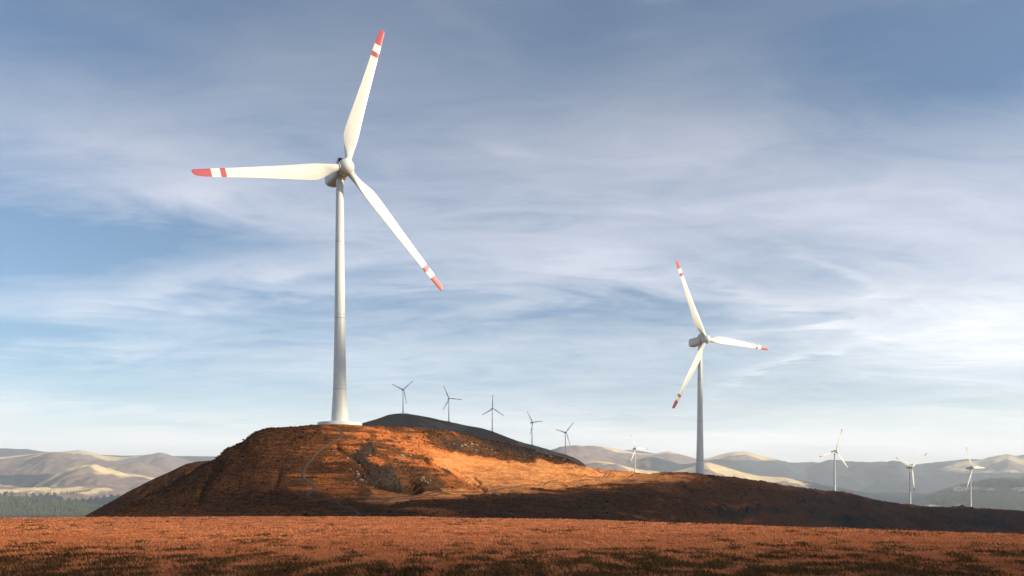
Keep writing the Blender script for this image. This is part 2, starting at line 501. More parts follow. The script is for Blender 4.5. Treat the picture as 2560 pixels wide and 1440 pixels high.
# knoll behind the left flank
vF, yF = line([(-300, 1500), (0, 1400), (150, 1325), (219, 1287), (321, 1229), (385, 1197), (437, 1173), (467, 1158), (490, 1154), (519, 1151), (545, 1151), (600, 1156), (700, 1150), (900, 1110), (1045, 1100), (1200, 1120), (1300, 1150), (1440, 1190), (1600, 1215), (2000, 1275), (2200, 1315), (3000, 1400)],
              [(-300, 330), (560, 330), (900, 330), (1200, 440), (1466, 580), (1600, 640), (1750, 800), (1960, 1500), (2087, 2050), (3000, 2050)], 5)
def zof(v, y): return EYE + (HOR - v) / F * y
L_y = [np.full_like(U, 106.0), yB, yC, yD, yE, None, yF, yF * 1.15, yF * 1.5 + 150]
L_z = [np.full_like(U, -22.0), zof(vB, yB), zof(vC, yC), zof(vD, yD), zof(vE, yE), None, zof(vF, yF), None, np.full_like(U, -120.0)]
L_y[0] = np.maximum(106.0, yB * .55)
L_z[0] = L_z[1] - np.maximum(10.0, .09 * (yB - L_y[0]))
L_y[5] = (yE + yF) / 2
L_z[5] = np.minimum(L_z[4], L_z[6]) - 3.0 - .012 * (yF - yE)
L_z[7] = L_z[6] - 14.0
# where the middle line would stand in front of the brow on the right, it simply follows behind it
for k_ in range(1, 9):
    L_y[k_] = np.maximum(L_y[k_], L_y[k_ - 1] + 6.0)
RIGHT = sstep(U, 1560, 1660)
COUNTS = [12, 70, 96, 110, 16, 26, 8, 14]
rowsY, rowsZ = [], []
LY, LZ = np.array(L_y), np.array(L_z)
# monotone slopes for a smooth profile along each column
d_ = np.diff(LY, axis=0); s_ = np.diff(LZ, axis=0) / d_
sl = np.zeros_like(LZ)
w1, w2 = 2 * d_[1:] + d_[:-1], d_[1:] + 2 * d_[:-1]
same = (s_[:-1] * s_[1:]) > 0
with np.errstate(divide='ignore', invalid='ignore'):
    hm = (w1 + w2) / (w1 / s_[:-1] + w2 / s_[1:])
sl[1:-1] = np.where(same, hm, 0.0)
sl[0], sl[-1] = s_[0], s_[-1]
for k_, n_ in enumerate(COUNTS):
    for j in range(n_):
        t = j / n_
        h = d_[k_]
        rowsY.append(LY[k_] + t * h)
        h00, h10, h01, h11 = 2*t**3 - 3*t**2 + 1, t**3 - 2*t**2 + t, -2*t**3 + 3*t**2, t**3 - t**2
        rowsZ.append(h00 * LZ[k_] + h10 * h * sl[k_] + h01 * LZ[k_ + 1] + h11 * h * sl[k_ + 1])
rowsY.append(LY[-1]); rowsZ.append(LZ[-1])
HY, HZ0 = np.array(rowsY), np.array(rowsZ)
HX = (U[None] - 1280) / F * HY
SECT = np.concatenate([np.repeat(np.arange(len(COUNTS)), COUNTS) + np.concatenate([np.arange(n_) / n_ for n_ in COUNTS]), [float(len(COUNTS))]])
UU = np.broadcast_to(U[None], HX.shape)
VV0 = HOR - (HZ0 - EYE) / HY * F
far = np.clip(HY / 300.0, .5, 5.0)
# land cover masks, with the hill's lit and shaded areas put into the colour
def blob(u, v, u0, v0, ru, rv, tilt=0):
    c, s = math.cos(R(tilt)), math.sin(R(tilt))
    a, b = (u - u0), (v - v0)
    return np.exp(-(((a * c + b * s) / ru) ** 2 + ((b * c - a * s) / rv) ** 2))
n_big = fbm(HX / 60, HY / 60, 4, 61)
n_med = fbm(HX / 14, HY / 20, 4, 67)
face = sstep(UU, 1560, 1680)          # the steep face of the right hill: cover follows its height, not its plan
n_med = n_med * (1 - face) + face * fbm(HX / 45 / far ** .8, HZ0 / 5 / far ** .5 + .02 * HX / far, 4, 68)
n_big = n_big * (1 - face) + face * fbm(HX / 130 / far ** .8, HZ0 / 14 / far ** .5, 3, 69)
scree = (1.0 * blob(UU, VV0, 930, 1165, 34, 80, -28) + 0.9 * blob(UU, VV0, 1010, 1205, 70, 30, 12) + 1.0 * blob(UU, VV0, 1190, 1112, 70, 16, 16)
         + 0.9 * blob(UU, VV0, 1330, 1136, 90, 14, 20) + .7 * blob(UU, VV0, 1120, 1190, 40, 24, 30) + .6 * blob(UU, VV0, 1440, 1160, 40, 14, 25)
         + .8 * blob(UU, VV0, 1860, 1275, 130, 32, 8) + .8 * blob(UU, VV0, 2080, 1275, 170, 34, 18) + .8 * blob(UU, VV0, 2420, 1300, 160, 20, 6) + .5 * blob(UU, VV0, 440, 1230, 90, 40, -30))
n_fine = fbm(HX / 4.5, HY / 8, 4, 97)
rock = np.clip(scree * (.15 + 1.5 * sstep(n_med + .6 * n_fine, -.35, .55)), 0, 1)
heath = np.clip(.60 + .12 * sstep(UU, 1120, 960) + .34 * n_big + .25 * n_med, 0, 1)
heath = heath + .45 * sstep(UU, 760, 480) * (UU < 900) + .30 * blob(UU, VV0, 1000, 1190, 150, 60) + .45 * blob(UU, VV0, 1250, 1115, 170, 22, 17)
heath = heath + .20 * blob(UU, VV0, 1300, 1265, 420, 36) + .06 * sstep(UU, 1480, 1700) - .55 * blob(UU, VV0, 1330, 1180, 240, 34, 4) - .4 * blob(UU, VV0, 1130, 1150, 90, 16, 20) - .2 * blob(UU, VV0, 1000, 1085, 200, 20)
heath = heath + .45 * sstep(UU, 1850, 2100)
def region(pts, soft):
    """soft mask of a patch of hillside outlined on the slope"""
    uu, vv = UU + 22 * n_med + 10 * n_fine, VV0 + 8 * n_med + 4 * n_fine
    ins = np.zeros(UU.shape, bool); dd = np.full(UU.shape, 1e9)
    for (u0, v0), (u1, v1) in zip(pts, pts[1:] + pts[:1]):
        with np.errstate(divide='ignore', invalid='ignore'):
            ins ^= ((v0 > vv) != (v1 > vv)) & (uu < (u1 - u0) * (vv - v0) / (v1 - v0 + 1e-9) + u0)
        L2 = (u1 - u0) ** 2 + (v1 - v0) ** 2
        t = np.clip(((uu - u0) * (u1 - u0) + (vv - v0) * (v1 - v0)) / L2, 0, 1)
        dd = np.minimum(dd, np.hypot(.4 * (uu - u0 - t * (u1 - u0)), vv - v0 - t * (v1 - v0)))
    return sstep(np.where(ins, dd, -dd), -soft, soft)
saddle = region([(1060, 1118), (1130, 1134), (1230, 1151), (1320, 1154), (1480, 1164), (1600, 1186), (1700, 1182), (1720, 1190), (1600, 1206), (1450, 1220), (1300, 1230), (1150, 1244), (980, 1256), (900, 1250), (1080, 1228), (1185, 1216), (1150, 1190), (1095, 1160)], 9)
spur = region([(1085, 1080), (1200, 1090), (1300, 1112), (1400, 1146), (1460, 1168), (1400, 1159), (1310, 1153), (1230, 1149), (1140, 1130), (1075, 1106)], 5)
strip_low = region([(920, 1218), (1000, 1226), (1075, 1228), (1040, 1240), (930, 1240)], 5)
patch_hi = region([(900, 1128), (935, 1136), (965, 1160), (945, 1166), (915, 1150)], 4)
heath = heath - .62 * saddle + .55 * spur - .5 * strip_low - .5 * patch_hi + .13 * sstep(UU, 860, 740) * (UU < 1000) - .05 * sstep(UU, 1120, 960) * (1 - .6 * blob(UU, VV0, 980, 1200, 120, 30)) - .07 * blob(UU, VV0, 980, 1100, 170, 36, 6)
rock = np.clip(rock + .45 * spur * sstep(n_med + .5 * n_fine, -.2, .6), 0, 1) * (1 - .9 * saddle)
bench = fbm(HX / 150 / far ** .5 + .5 * n_med, HZ0 / 2.6 / far ** .4 + .012 * HX, 4, 103)
heath = heath + RIGHT[None] * np.clip(.30 * bench, -.22, .3)
heath = heath * (1 - face) + face * (.62 + .45 * (heath - .62) + .22 * sstep(UU, 1850, 2000))
heath = np.clip(heath, 0, 1.1)
dry = np.clip(.95 * saddle + .5 * strip_low + 0 * (1.0 * blob(UU, VV0, 1300, 1165, 200, 20, 4) + .8 * blob(UU, VV0, 1130, 1145, 70, 12, 18) + .9 * blob(UU, VV0, 1420, 1195, 160, 18, -6)), 0, 1)  # sunlit brightness of the saddle and low strip painted as paler grass
lush = np.clip(.9 * blob(UU, VV0, 1090, 1215, 110, 20) + .6 * blob(UU, VV0, 900, 1240, 160, 24) + .35 * (n_big > .3), 0, 1)
# relief: gullies on the steep scree, soft tussocks elsewhere
crest = np.exp(-((SECT[:, None] - 4.0) / .10) ** 2) + np.exp(-((SECT[:, None] - 6.0) / .10) ** 2) * (UU < 700) + np.exp(-((SECT[:, None] - 2.0) / .10) ** 2) * RIGHT[None]
calm = 1 - .85 * np.clip(crest, 0, 1)
sk = HX * .8 + HY * .35 + 7 * fbm(HX / 30, HY / 50, 3, 77)
rel = .9 * fbm(HX / 34, HY / 46, 4, 71) * far + .40 * fbm(HX / 8, HY / 11, 4, 73) * far ** .7
rel += np.clip(rock + .08 * heath, 0, 1) * (.8 * ridged(sk / 13, HY / 34, 4, 79) - .5) * far ** .75
rel += .55 * np.clip(bench, -1, 1) * sstep(UU, 1150, 1500) * far ** .6
rel += .17 * fbm(HX / 1.9, HY / 2.6, 3, 83) * far ** .5
def stroke(pts, w):
    dd = np.full(UU.shape, 1e9)
    for (u0, v0), (u1, v1) in zip(pts, pts[1:]):
        L2 = (u1 - u0) ** 2 + (v1 - v0) ** 2
        t = np.clip(((UU - u0) * (u1 - u0) + (VV0 - v0) * (v1 - v0)) / L2, 0, 1)
        dd = np.minimum(dd, np.hypot(UU - u0 - t * (u1 - u0), VV0 - v0 - t * (v1 - v0)))
    return np.exp(-(dd / w) ** 2)
jit = 1 + .5 * fbm(HX / 6, HY / 9, 3, 93)
bowl = blob(UU, VV0, 985, 1204, 78, 24, 10)
rel -= 2.6 * sstep(bowl, .25, .75) * jit
for pts_, w_, dep_ in (([(1085, 1160), (1120, 1176), (1165, 1196), (1212, 1222)], 4, 1.3), ([(1150, 1172), (1180, 1186), (1200, 1205)], 3, .9), ([(842, 1112), (880, 1140), (915, 1172), (950, 1200)], 4, 1.0),
                       ([(1010, 1120), (1060, 1150), (1090, 1185)], 3, .9), ([(980, 1098), (1050, 1106), (1110, 1122)], 3, .7), ([(1120, 1092), (1180, 1106), (1260, 1124), (1330, 1146)], 4, 1.2),
                       ([(560, 1160), (520, 1205), (500, 1250)], 9, .8), ([(700, 1180), (690, 1215), (640, 1255)], 7, .5),
                       ([(1890, 1215), (1950, 1250), (2010, 1300)], 7, 2.5), ([(1960, 1225), (2050, 1265), (2120, 1310)], 7, 4.0), ([(2060, 1235), (2140, 1275), (2200, 1315)], 7, 5.0), ([(2180, 1255), (2260, 1290), (2330, 1325)], 6, 5.0),
                       ([(2300, 1275), (2360, 1300), (2400, 1325)], 6, 5.0), ([(2440, 1280), (2500, 1305), (2540, 1330)], 6, 5.0), ([(1800, 1248), (1850, 1262), (1900, 1300)], 10, 1.0)):
    rel -= dep_ * stroke(pts_, w_) * jit
rough_small = .10 * RNG.normal(0, 1, HX.shape) * (0.6 + 1.2 * rock) * far ** .5
HZ = HZ0 + rel * calm * sstep(SECT[:, None], .6, 1.2) + rough_small * (1 - .5 * crest.clip(0, 1))

PAD = ((849.5 - 1280) / F * 250.0, 250.0)
pad_z = EYE + (HOR - 1066.0) / F * 250.0
pd = np.hypot(HX - PAD[0], HY - PAD[1])
HZ = HZ + (pad_z - HZ) * (1 - sstep(pd, 7.5, 15))
def hill_at(u, y):
    """height of the hill surface on sight-line column u at distance y"""
    f = (u - U[0]) / 3.0
    i = int(min(max(math.floor(f), 0), len(U) - 2)); t = f - i
    return float((1 - t) * np.interp(y, HY[:, i], HZ[:, i]) + t * np.interp(y, HY[:, i + 1], HZ[:, i + 1]))
def hill_hit(u, v):
    """first point of the hill on the sight line through photo pixel u, v"""
    i = int(round((u - U[0]) / 3.0)); i = min(max(i, 0), len(U) - 1)
    vv = HOR - (HZ[:, i] - EYE) / HY[:, i] * F
    k = np.nonzero(vv[12:] <= v)[0]
    if len(k) == 0: return None
    k = k[0] + 12
    v0, v1 = vv[k - 1], vv[k]
    t = 0 if v0 == v1 else min(max((v0 - v) / (v0 - v1), 0), 1)
    y = HY[k - 1, i] * (1 - t) + HY[k, i] * t
    return ((u - 1280) / F * y, y, hill_at(u, y))

# the worn path up the hill, drawn as points on the slope
PATH_UV = [(897, 1287), (893, 1279), (868, 1268), (843, 1256), (838, 1252), (805, 1247), (778, 1243), (768, 1237), (774, 1229), (788, 1219), (785, 1212), (772, 1205), (760, 1196), (757, 1188), (761, 1174),
           (768, 1160), (779, 1147), (788, 1135), (799, 1124), (815, 1113), (836, 1101), (850, 1092), (858, 1086), (846, 1076), (836, 1071)]
PATH2_UV = [(842, 1255), (848, 1250), (858, 1246)]
TRACK_UV = [(905, 1246), (982, 1246.5), (1064, 1238.5), (1173, 1229.5), (1255, 1221), (1310, 1213), (1380, 1205), (1447, 1201), (1500, 1194), (1520, 1186), (1500, 1179), (1488, 1172)]
def path_points(uv, step=.35):
    pts = [hill_hit(*p) for p in uv]
    pts = [Vector(p) for p in pts if p]
    out = []
    for i in range(len(pts) - 1):
        p0, p1, p2, p3 = pts[max(i - 1, 0)], pts[i], pts[i + 1], pts[min(i + 2, len(pts) - 1)]
        n_ = max(2, int((p2 - p1).length / step))
        for j in range(n_):
            t = j / n_
            q = .5 * ((2 * p1) + (p2 - p0) * t + (2 * p0 - 5 * p1 + 4 * p2 - p3) * t * t + (3 * p1 - p0 - 3 * p2 + p3) * t ** 3)
            out.append((q.x, q.y))
    out.append((pts[-1].x, pts[-1].y))
    return np.array(out)
paths = [(path_points(PATH_UV), .75), (path_points(PATH2_UV), .6)]
track = path_points(TRACK_UV, .6)
# wear the ground down along the path
wear = np.zeros_like(HZ)
for pts, w_ in paths + [(track, 1.1)]:
    lo, hi = pts.min(0) - 5, pts.max(0) + 5
    sel = np.nonzero((HX > lo[0]) & (HX < hi[0]) & (HY > lo[1]) & (HY < hi[1]))
    q = np.stack([HX[sel], HY[sel]], -1)
    dist = np.full(len(q), 99.0)
    for c in range(0, len(pts), 40):
        seg = pts[c:c + 40]
        dist = np.minimum(dist, np.sqrt(((q[:, None] - seg[None]) ** 2).sum(-1)).min(1))
    wear[sel] = np.maximum(wear[sel], 1 - sstep(dist, w_ * 1.0, w_ * 3.0))
HZs = HZ - rough_small * (1 - .5 * crest.clip(0, 1)) - .17 * fbm(HX / 1.9, HY / 2.6, 3, 83) * far ** .5 * calm * sstep(SECT[:, None], .6, 1.2)
HZ = HZ * (1 - wear) + (HZs - .12) * wear
hv = np.stack([HX, HY, HZ], -1).reshape(-1, 3)
hill = link('hill', mesh_np('hill', hv, grid_faces(*HX.shape), {'rock': rock, 'heath': heath, 'lush': lush * (1 - saddle), 'dry': dry, 'streak': 1 - .72 * sstep(UU, 1600, 1800) + 1.0 * blob(UU, VV0, 960, 1120, 220, 60) - .3 * sstep(UU, 720, 600)}), M_HILL)
tag(hill, 'rolling rust and dark brown hills that carry the two large turbines', kind='structure')

def build_heather():
    rr = np.random.default_rng(77)
    n = 52000
    ok = np.nonzero((SECT > .9) & (SECT < 4.0))[0]
    ri = rr.choice(ok, n * 2); ci = rr.integers(int((150 + 300) / 3), int((2640 + 300) / 3), n * 2)
    prob = .35 + .6 * heath[ri, ci] - .25 * dry[ri, ci] - .5 * wear[ri, ci]
    keep = (rr.uniform(0, 1, n * 2) < prob) & (wear[ri, ci] < .2) & (pd[ri, ci] > 9)
    ri, ci = ri[keep][:n], ci[keep][:n]; n = len(ri)
    x, y, z = HX[ri, ci] + rr.normal(0, .3, n), HY[ri, ci] + rr.normal(0, .3, n), HZ[ri, ci] - .08
    sz = rr.gamma(3, .05, n).clip(.06, .5) * np.clip(y / 230, .8, 5) ** .75 * (1 - .35 * dry[ri, ci])
    seg = 5
    a = rr.uniform(0, 6.28, (n, 1)) + np.linspace(0, 2 * math.pi, seg, endpoint=False)[None]
    q = rr.uniform(.6, 1.3, (n, seg)) * sz[:, None]
    ring = np.stack([x[:, None] + q * np.cos(a) * 1.3, y[:, None] + q * np.sin(a), z[:, None] + 0 * q], -1)
    mid = np.stack([x[:, None] + q * .7 * np.cos(a + .5) * 1.3, y[:, None] + q * .7 * np.sin(a + .5), z[:, None] + .45 * q + .08], -1)
    top = np.stack([x + rr.normal(0, .1, n) * sz, y, z + sz * rr.uniform(.5, .85, n) + .08], -1)[:, None]
    V = np.concatenate([ring, mid, top], 1).reshape(-1, 3)
    b = (np.arange(n) * (2 * seg + 1))[:, None, None]
    j = np.arange(seg); k2 = (j + 1) % seg
    T3 = np.concatenate([np.stack([j, k2, seg + j], -1), np.stack([k2, seg + k2, seg + j], -1), np.stack([seg + j, seg + k2, 0 * j + 2 * seg], -1)])[None]
    tone = np.repeat(np.clip(rr.normal(.45, .3, n), 0, 1), 2 * seg + 1)
    lu = np.repeat(np.clip(1.2 * heath[ri, ci] + .1 + rr.normal(0, .25, n) - .5 * dry[ri, ci], 0, 1), 2 * seg + 1)
    o = link('heather', mesh_np('heather', V, (b + T3).reshape(-1, 3), {'tone': tone, 'lush': lu}), M_HEATHER, shade=False)
    tag(o, 'low tufts of dry grass and heather scattered over the hills', kind='stuff', cat='heather')
build_heather()

def strip(name, pts, half, lift, mat, label, offs=(0.0,)):
    V, Fc = [], []
    d = np.gradient(pts, axis=0); d /= np.linalg.norm(d, axis=1)[:, None] + 1e-9
    nrm = np.stack([-d[:, 1], d[:, 0]], -1)
    for off in offs:
        b0 = len(V)
        cross = np.linspace(-1, 1, 5)
        for i in range(len(pts)):
            hw = half * (1 + .35 * perlin(np.array([i * .13]), np.array([off + 3.1]), 91)[0])
            for c in cross:
                x, y = pts[i] + nrm[i] * (off + c * hw)
                z = hill_at(1280 + F * x / y, y) + lift - (.10 if abs(c) == 1 else 0)
                V.append((x, y, z))
        for i in range(len(pts) - 1):
            for j in range(4):
                a = b0 + i * 5 + j
                Fc.append((a, a + 1, a + 6, a + 5))
    o = link(name, mesh_np(name, np.array(V), np.array(Fc)), mat)
    tag(o, label, kind='structure')
strip('path', paths[0][0], .38, .14, M_PATH, 'worn dirt path winding up the hill to the large turbine')
strip('path', paths[1][0], .36, .14, M_PATH, 'short fork of the dirt path at the foot of the hill')
strip('path', track, .22, .14, M_PATH, 'pair of wheel tracks along the hollow between the hills', offs=(-.8, .8))

# ------------------------------------------------------------------ the dark ridge with the small turbines, and the mountains
def ridge_mesh(name, crest_pts, y0, depth, label, mat, amp=1.0, seed=0, step=6, rows=70, pale=None, forest=None, foot=-150.0, sm=5, back=1.25):
    u = np.arange(-700, 3301, float(step))
    v = smooth(interp(u, crest_pts), sm)
    zc = zof(v, y0)
    ts = np.concatenate([np.linspace(0, 1, rows), 1 + np.linspace(0.08, 1, 8)])
    T_ = ts[:, None]
    base = y0 - depth
    wig = 1 + .06 * fbm(u / 260, u * 0 + seed, 3, seed)
    Y = np.where(T_ <= 1, base + T_ * (y0 - base), y0 + (T_ - 1) * y0 * (back - 1)) * np.ones_like(u)[None]
    X = (u[None] - 1280) / F * Y
    shape = np.where(T_ <= 1, T_ ** .8 * (1 - .25 * T_) / .75, 1 - 1.3 * (T_ - 1) ** 1.3)
    hgt = np.maximum(zc - foot, 5)[None]
    Z = foot + hgt * shape
    k = np.sin(np.clip(T_, 0, 1) * math.pi) ** .8 * (T_ < 1) 
    sc = y0 / 11.0
    g = (ridged(X / sc, Y / (sc * 2.2), 5, seed + 5) - .7) * .10 + fbm(X / sc / 2, Y / sc / 2, 4, seed + 9) * .16
    Z = Z + g * k * np.minimum(hgt, .05 * y0) * amp
    Z = Z + fbm(X / (sc * .12), Y / (sc * .12), 3, seed + 13) * .0009 * y0 * amp * np.minimum(1, np.abs(T_ - 1) * 6 + .25)
    vv = HOR - (Z - EYE) / Y * F
    uu = np.broadcast_to(u[None], Z.shape)
    nz = fbm(X / sc * 1.2, Y / sc * 1.2, 5, seed + 21)
    pa = pale(uu, vv, T_, nz) if pale else np.zeros_like(Z)
    fo = forest(uu, vv, T_, nz) if forest else np.zeros_like(Z)
    o = link(name, mesh_np(name, np.stack([X, Y, Z], -1).reshape(-1, 3), grid_faces(*Z.shape), {'pale': np.broadcast_to(pa, Z.shape), 'forest': np.broadcast_to(fo, Z.shape)}), mat)
    tag(o, label, kind='structure')
    return dict(u=u, X=X, Y=Y, Z=Z, vv=vv)
def on_ridge(rd, u, v):
    """first point of a ridge surface on the sight line through u, v"""
    i = int(np.argmin(np.abs(rd['u'] - u)))
    k = np.nonzero(rd['vv'][:, i] <= v)[0]
    if len(k) == 0: return None
    k = max(k[0], 1)
    v0, v1 = rd['vv'][k - 1, i], rd['vv'][k, i]
    t = min(max((v0 - v) / (v0 - v1 + 1e-9), 0), 1)
    y = rd['Y'][k - 1, i] * (1 - t) + rd['Y'][k, i] * t
    z = rd['Z'][k - 1, i] * (1 - t) + rd['Z'][k, i] * t
    return ((u - 1280) / F * y, y, z)

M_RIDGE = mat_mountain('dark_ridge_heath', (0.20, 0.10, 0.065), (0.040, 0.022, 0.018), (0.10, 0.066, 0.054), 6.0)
RY = 2750.0
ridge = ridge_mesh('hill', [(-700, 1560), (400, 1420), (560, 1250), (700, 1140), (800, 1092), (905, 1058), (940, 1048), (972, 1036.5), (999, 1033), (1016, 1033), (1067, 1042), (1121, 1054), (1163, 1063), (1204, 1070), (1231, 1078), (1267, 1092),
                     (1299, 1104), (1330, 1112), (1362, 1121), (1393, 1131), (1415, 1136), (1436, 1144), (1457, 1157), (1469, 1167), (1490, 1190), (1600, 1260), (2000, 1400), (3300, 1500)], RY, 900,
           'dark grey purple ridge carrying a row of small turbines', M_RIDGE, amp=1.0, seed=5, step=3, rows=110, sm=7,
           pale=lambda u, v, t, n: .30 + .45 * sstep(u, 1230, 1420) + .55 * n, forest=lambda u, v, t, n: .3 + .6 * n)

MT = {}
MT['far'] = ridge_mesh('mountain', [(-700, 1127), (-300, 1130), (0, 1121), (60, 1124), (130, 1131), (300, 1139), (600, 1141), (1000, 1141), (1380, 1133), (1480, 1128), (1580, 1124), (1620, 1130), (1700, 1150), (1960, 1158), (2000, 1156), (2050, 1160), (2300, 1162), (2340, 1157), (2380, 1152),
            (2420, 1148), (2480, 1150), (2560, 1141), (2700, 1128), (3300, 1140)], 20500, 3600, 'palest blue mountain range on the horizon', M_MTN, seed=101, step=10, forest=lambda u, v, t, n: .8 + n * .3)
MT['crest'] = ridge_mesh('mountain', [(-700, 1160), (-200, 1150), (0, 1143), (60, 1137), (110, 1132), (170, 1128), (200, 1124.5), (225, 1130), (260, 1139), (300, 1143.5), (350, 1140), (400, 1134), (412, 1135), (450, 1146), (490, 1156), (560, 1166), (900, 1172), (1250, 1150),
            (1400, 1120), (1447, 1116), (1470, 1113), (1494, 1114), (1517, 1118), (1564, 1126), (1600, 1133), (1634, 1135), (1658, 1129.5), (1677, 1128), (1705, 1137), (1740, 1146), (1766, 1147), (1798, 1137), (1834, 1129), (1869, 1128), (1892, 1135), (1916, 1142),
            (1951, 1150), (1986, 1167), (2007, 1180), (2060, 1205), (2300, 1215), (3300, 1210)], 18800, 3900, 'cream topped mountains behind the dark domes', M_MTN, seed=131, step=6,
            pale=lambda u, v, t, n: .62 * sstep(t, .72, .95) * (1 - .6 * sstep(u, 1900, 1990)) + .35 * n + .1, forest=lambda u, v, t, n: .75 * sstep(u, 1740, 1790) * sstep(v, 1146, 1154) + .3 * n)
MT['blue'] = ridge_mesh('mountain', [(-700, 1240), (1900, 1230), (1965, 1205), (2007, 1178), (2030, 1163), (2055, 1155), (2077, 1149), (2112, 1154), (2159, 1155), (2171, 1157), (2220, 1157), (2237, 1153), (2253, 1153), (2276, 1165), (2340, 1180), (2500, 1200), (3300, 1220)], 19500, 3600,
            'hazy blue forested mountain behind the thin turbines', M_MTN, seed=151, step=6, forest=lambda u, v, t, n: .9 + n * .2, pale=lambda u, v, t, n: .5 * sstep(u, 2225, 2240) * sstep(u, 2280, 2262))
MT['right'] = ridge_mesh('mountain', [(-700, 1260), (2100, 1236), (2220, 1200), (2276, 1177), (2312, 1172), (2358, 1162), (2405, 1155), (2447, 1154), (2476, 1144), (2500, 1138), (2522, 1135), (2539, 1141), (2560, 1144), (2700, 1150), (2900, 1135), (3300, 1150)], 19000, 4200,
            'patchy cream and grey mountain beyond the forest slope', M_MTN, seed=171, step=5, forest=lambda u, v, t, n: .85 - .75 * sstep(u + n * 60, 2330, 2430) * sstep(v, 1190, 1175) + n * .35, pale=lambda u, v, t, n: .5 + .6 * n)
MT['dome'] = ridge_mesh('mountain', [(-700, 1190), (-200, 1165), (0, 1148), (60, 1140.5), (100, 1133), (130, 1130), (160, 1129.5), (180, 1134), (200, 1143), (230, 1154), (262, 1160), (300, 1165), (345, 1158), (400, 1170), (500, 1190), (900, 1200), (1250, 1160),
            (1380, 1124), (1400, 1118), (1423, 1115), (1447, 1116), (1470, 1123), (1500, 1136), (1540, 1146), (1592, 1158), (1612, 1150), (1635, 1146.5), (1670, 1155), (1705, 1162), (1740, 1157), (1800, 1178), (1900, 1200), (2100, 1230), (3300, 1260)], 13000, 3200,
            'purple brown rounded mountains', M_MTN, seed=191, step=5, pale=lambda u, v, t, n: .12 + .55 * n - .3 * sstep(u, 1580, 1640), forest=lambda u, v, t, n: np.maximum(.9 * sstep(v + 9 * n + .05 * u, 1183, 1188) * sstep(u + 25 * n, 195, 175) + .12 * n, .65 * sstep(u, 1590, 1640) + .2 * n))
MT['cream'] = ridge_mesh('mountain', [(-700, 1300), (-100, 1280), (60, 1235), (120, 1192), (170, 1173), (210, 1167), (240, 1167), (270, 1178), (310, 1187), (350, 1190), (385, 1196), (450, 1206), (900, 1240), (1380, 1190), (1440, 1163), (1463, 1156), (1482, 1152.5), (1517, 1154), (1564, 1166), (1600, 1173), (1634, 1177),
            (1667, 1183), (1715, 1172), (1766, 1155), (1798, 1163), (1857, 1181), (1892, 1189), (1962, 1194), (2050, 1212), (2200, 1240), (3300, 1280)], 10500, 2400,
            'sunlit cream hills below the purple mountains', M_MTN, seed=211, step=5, pale=lambda u, v, t, n: .55 * sstep(t, .45, .9) + .45 * n + .18, forest=lambda u, v, t, n: .05 + .3 * n + .8 * sstep(u + 40 * n, 1960, 2050))
MT['low'] = ridge_mesh('mountain', [(-700, 1225), (-100, 1210), (0, 1213), (30, 1214), (60, 1218.5), (100, 1219), (170, 1217), (240, 1212.5), (280, 1216), (320, 1228), (400, 1250), (900, 1285), (3300, 1340)], 8000, 1800,
            'pale bare slope above the left forest', M_MTN, seed=231, step=5, pale=lambda u, v, t, n: .40 + .45 * n, forest=lambda u, v, t, n: .9 * sstep(v + n * 7 + 4 * np.sin(u * .9) - 12 * sstep(u, 140, 165) * sstep(u, 300, 200), 1233, 1239))
MT['spur'] = ridge_mesh('mountain', [(-700, 1330), (1900, 1300), (2030, 1262), (2090, 1236), (2147, 1213), (2194, 1190), (2225, 1184.5), (2260, 1184), (2300, 1187), (2350, 1194), (2450, 1220), (2600, 1250), (3300, 1270)], 18000, 3600, 'hazy blue forest spur before the blue mountain', M_MTN, seed=261, step=6, forest=lambda u, v, t, n: .8 + .35 * n, pale=lambda u, v, t, n: .5 + .5 * n)
MT['wood'] = ridge_mesh('mountain', [(-700, 1235), (-200, 1240), (0, 1244), (60, 1247), (120, 1250), (200, 1256), (250, 1264), (320, 1280), (420, 1295), (3300, 1340)], 6000, 1300,
            'forested lower slopes of the left valley', M_MTN, seed=251, step=5, pale=lambda u, v, t, n: .45 + .3 * n, forest=lambda u, v, t, n: .9 + 0 * n)
MT['slope'] = ridge_mesh('mountain', [(-700, 1330), (2000, 1310), (2200, 1281), (2250, 1264), (2288, 1248), (2350, 1226), (2405, 1210), (2476, 1196), (2560, 1196), (2700, 1200), (3300, 1190)], 11000, 3000,
            'hazy forest slope at the right with bare clearings', M_MTN, seed=257, step=5, pale=lambda u, v, t, n: .55 + .4 * n,
            forest=lambda u, v, t, n: .9 - .8 * (sstep(.5 * n + .9 * np.exp(-((v - 1222) / 9) ** 2) * (u > 2380) + .9 * np.exp(-(((u - 2330) / 45) ** 2 + ((v - 1262) / 7) ** 2)) + .8 * np.exp(-(((u - 2395) / 9) ** 2 + ((v - 1262) / 14) ** 2)), .45, .75)))

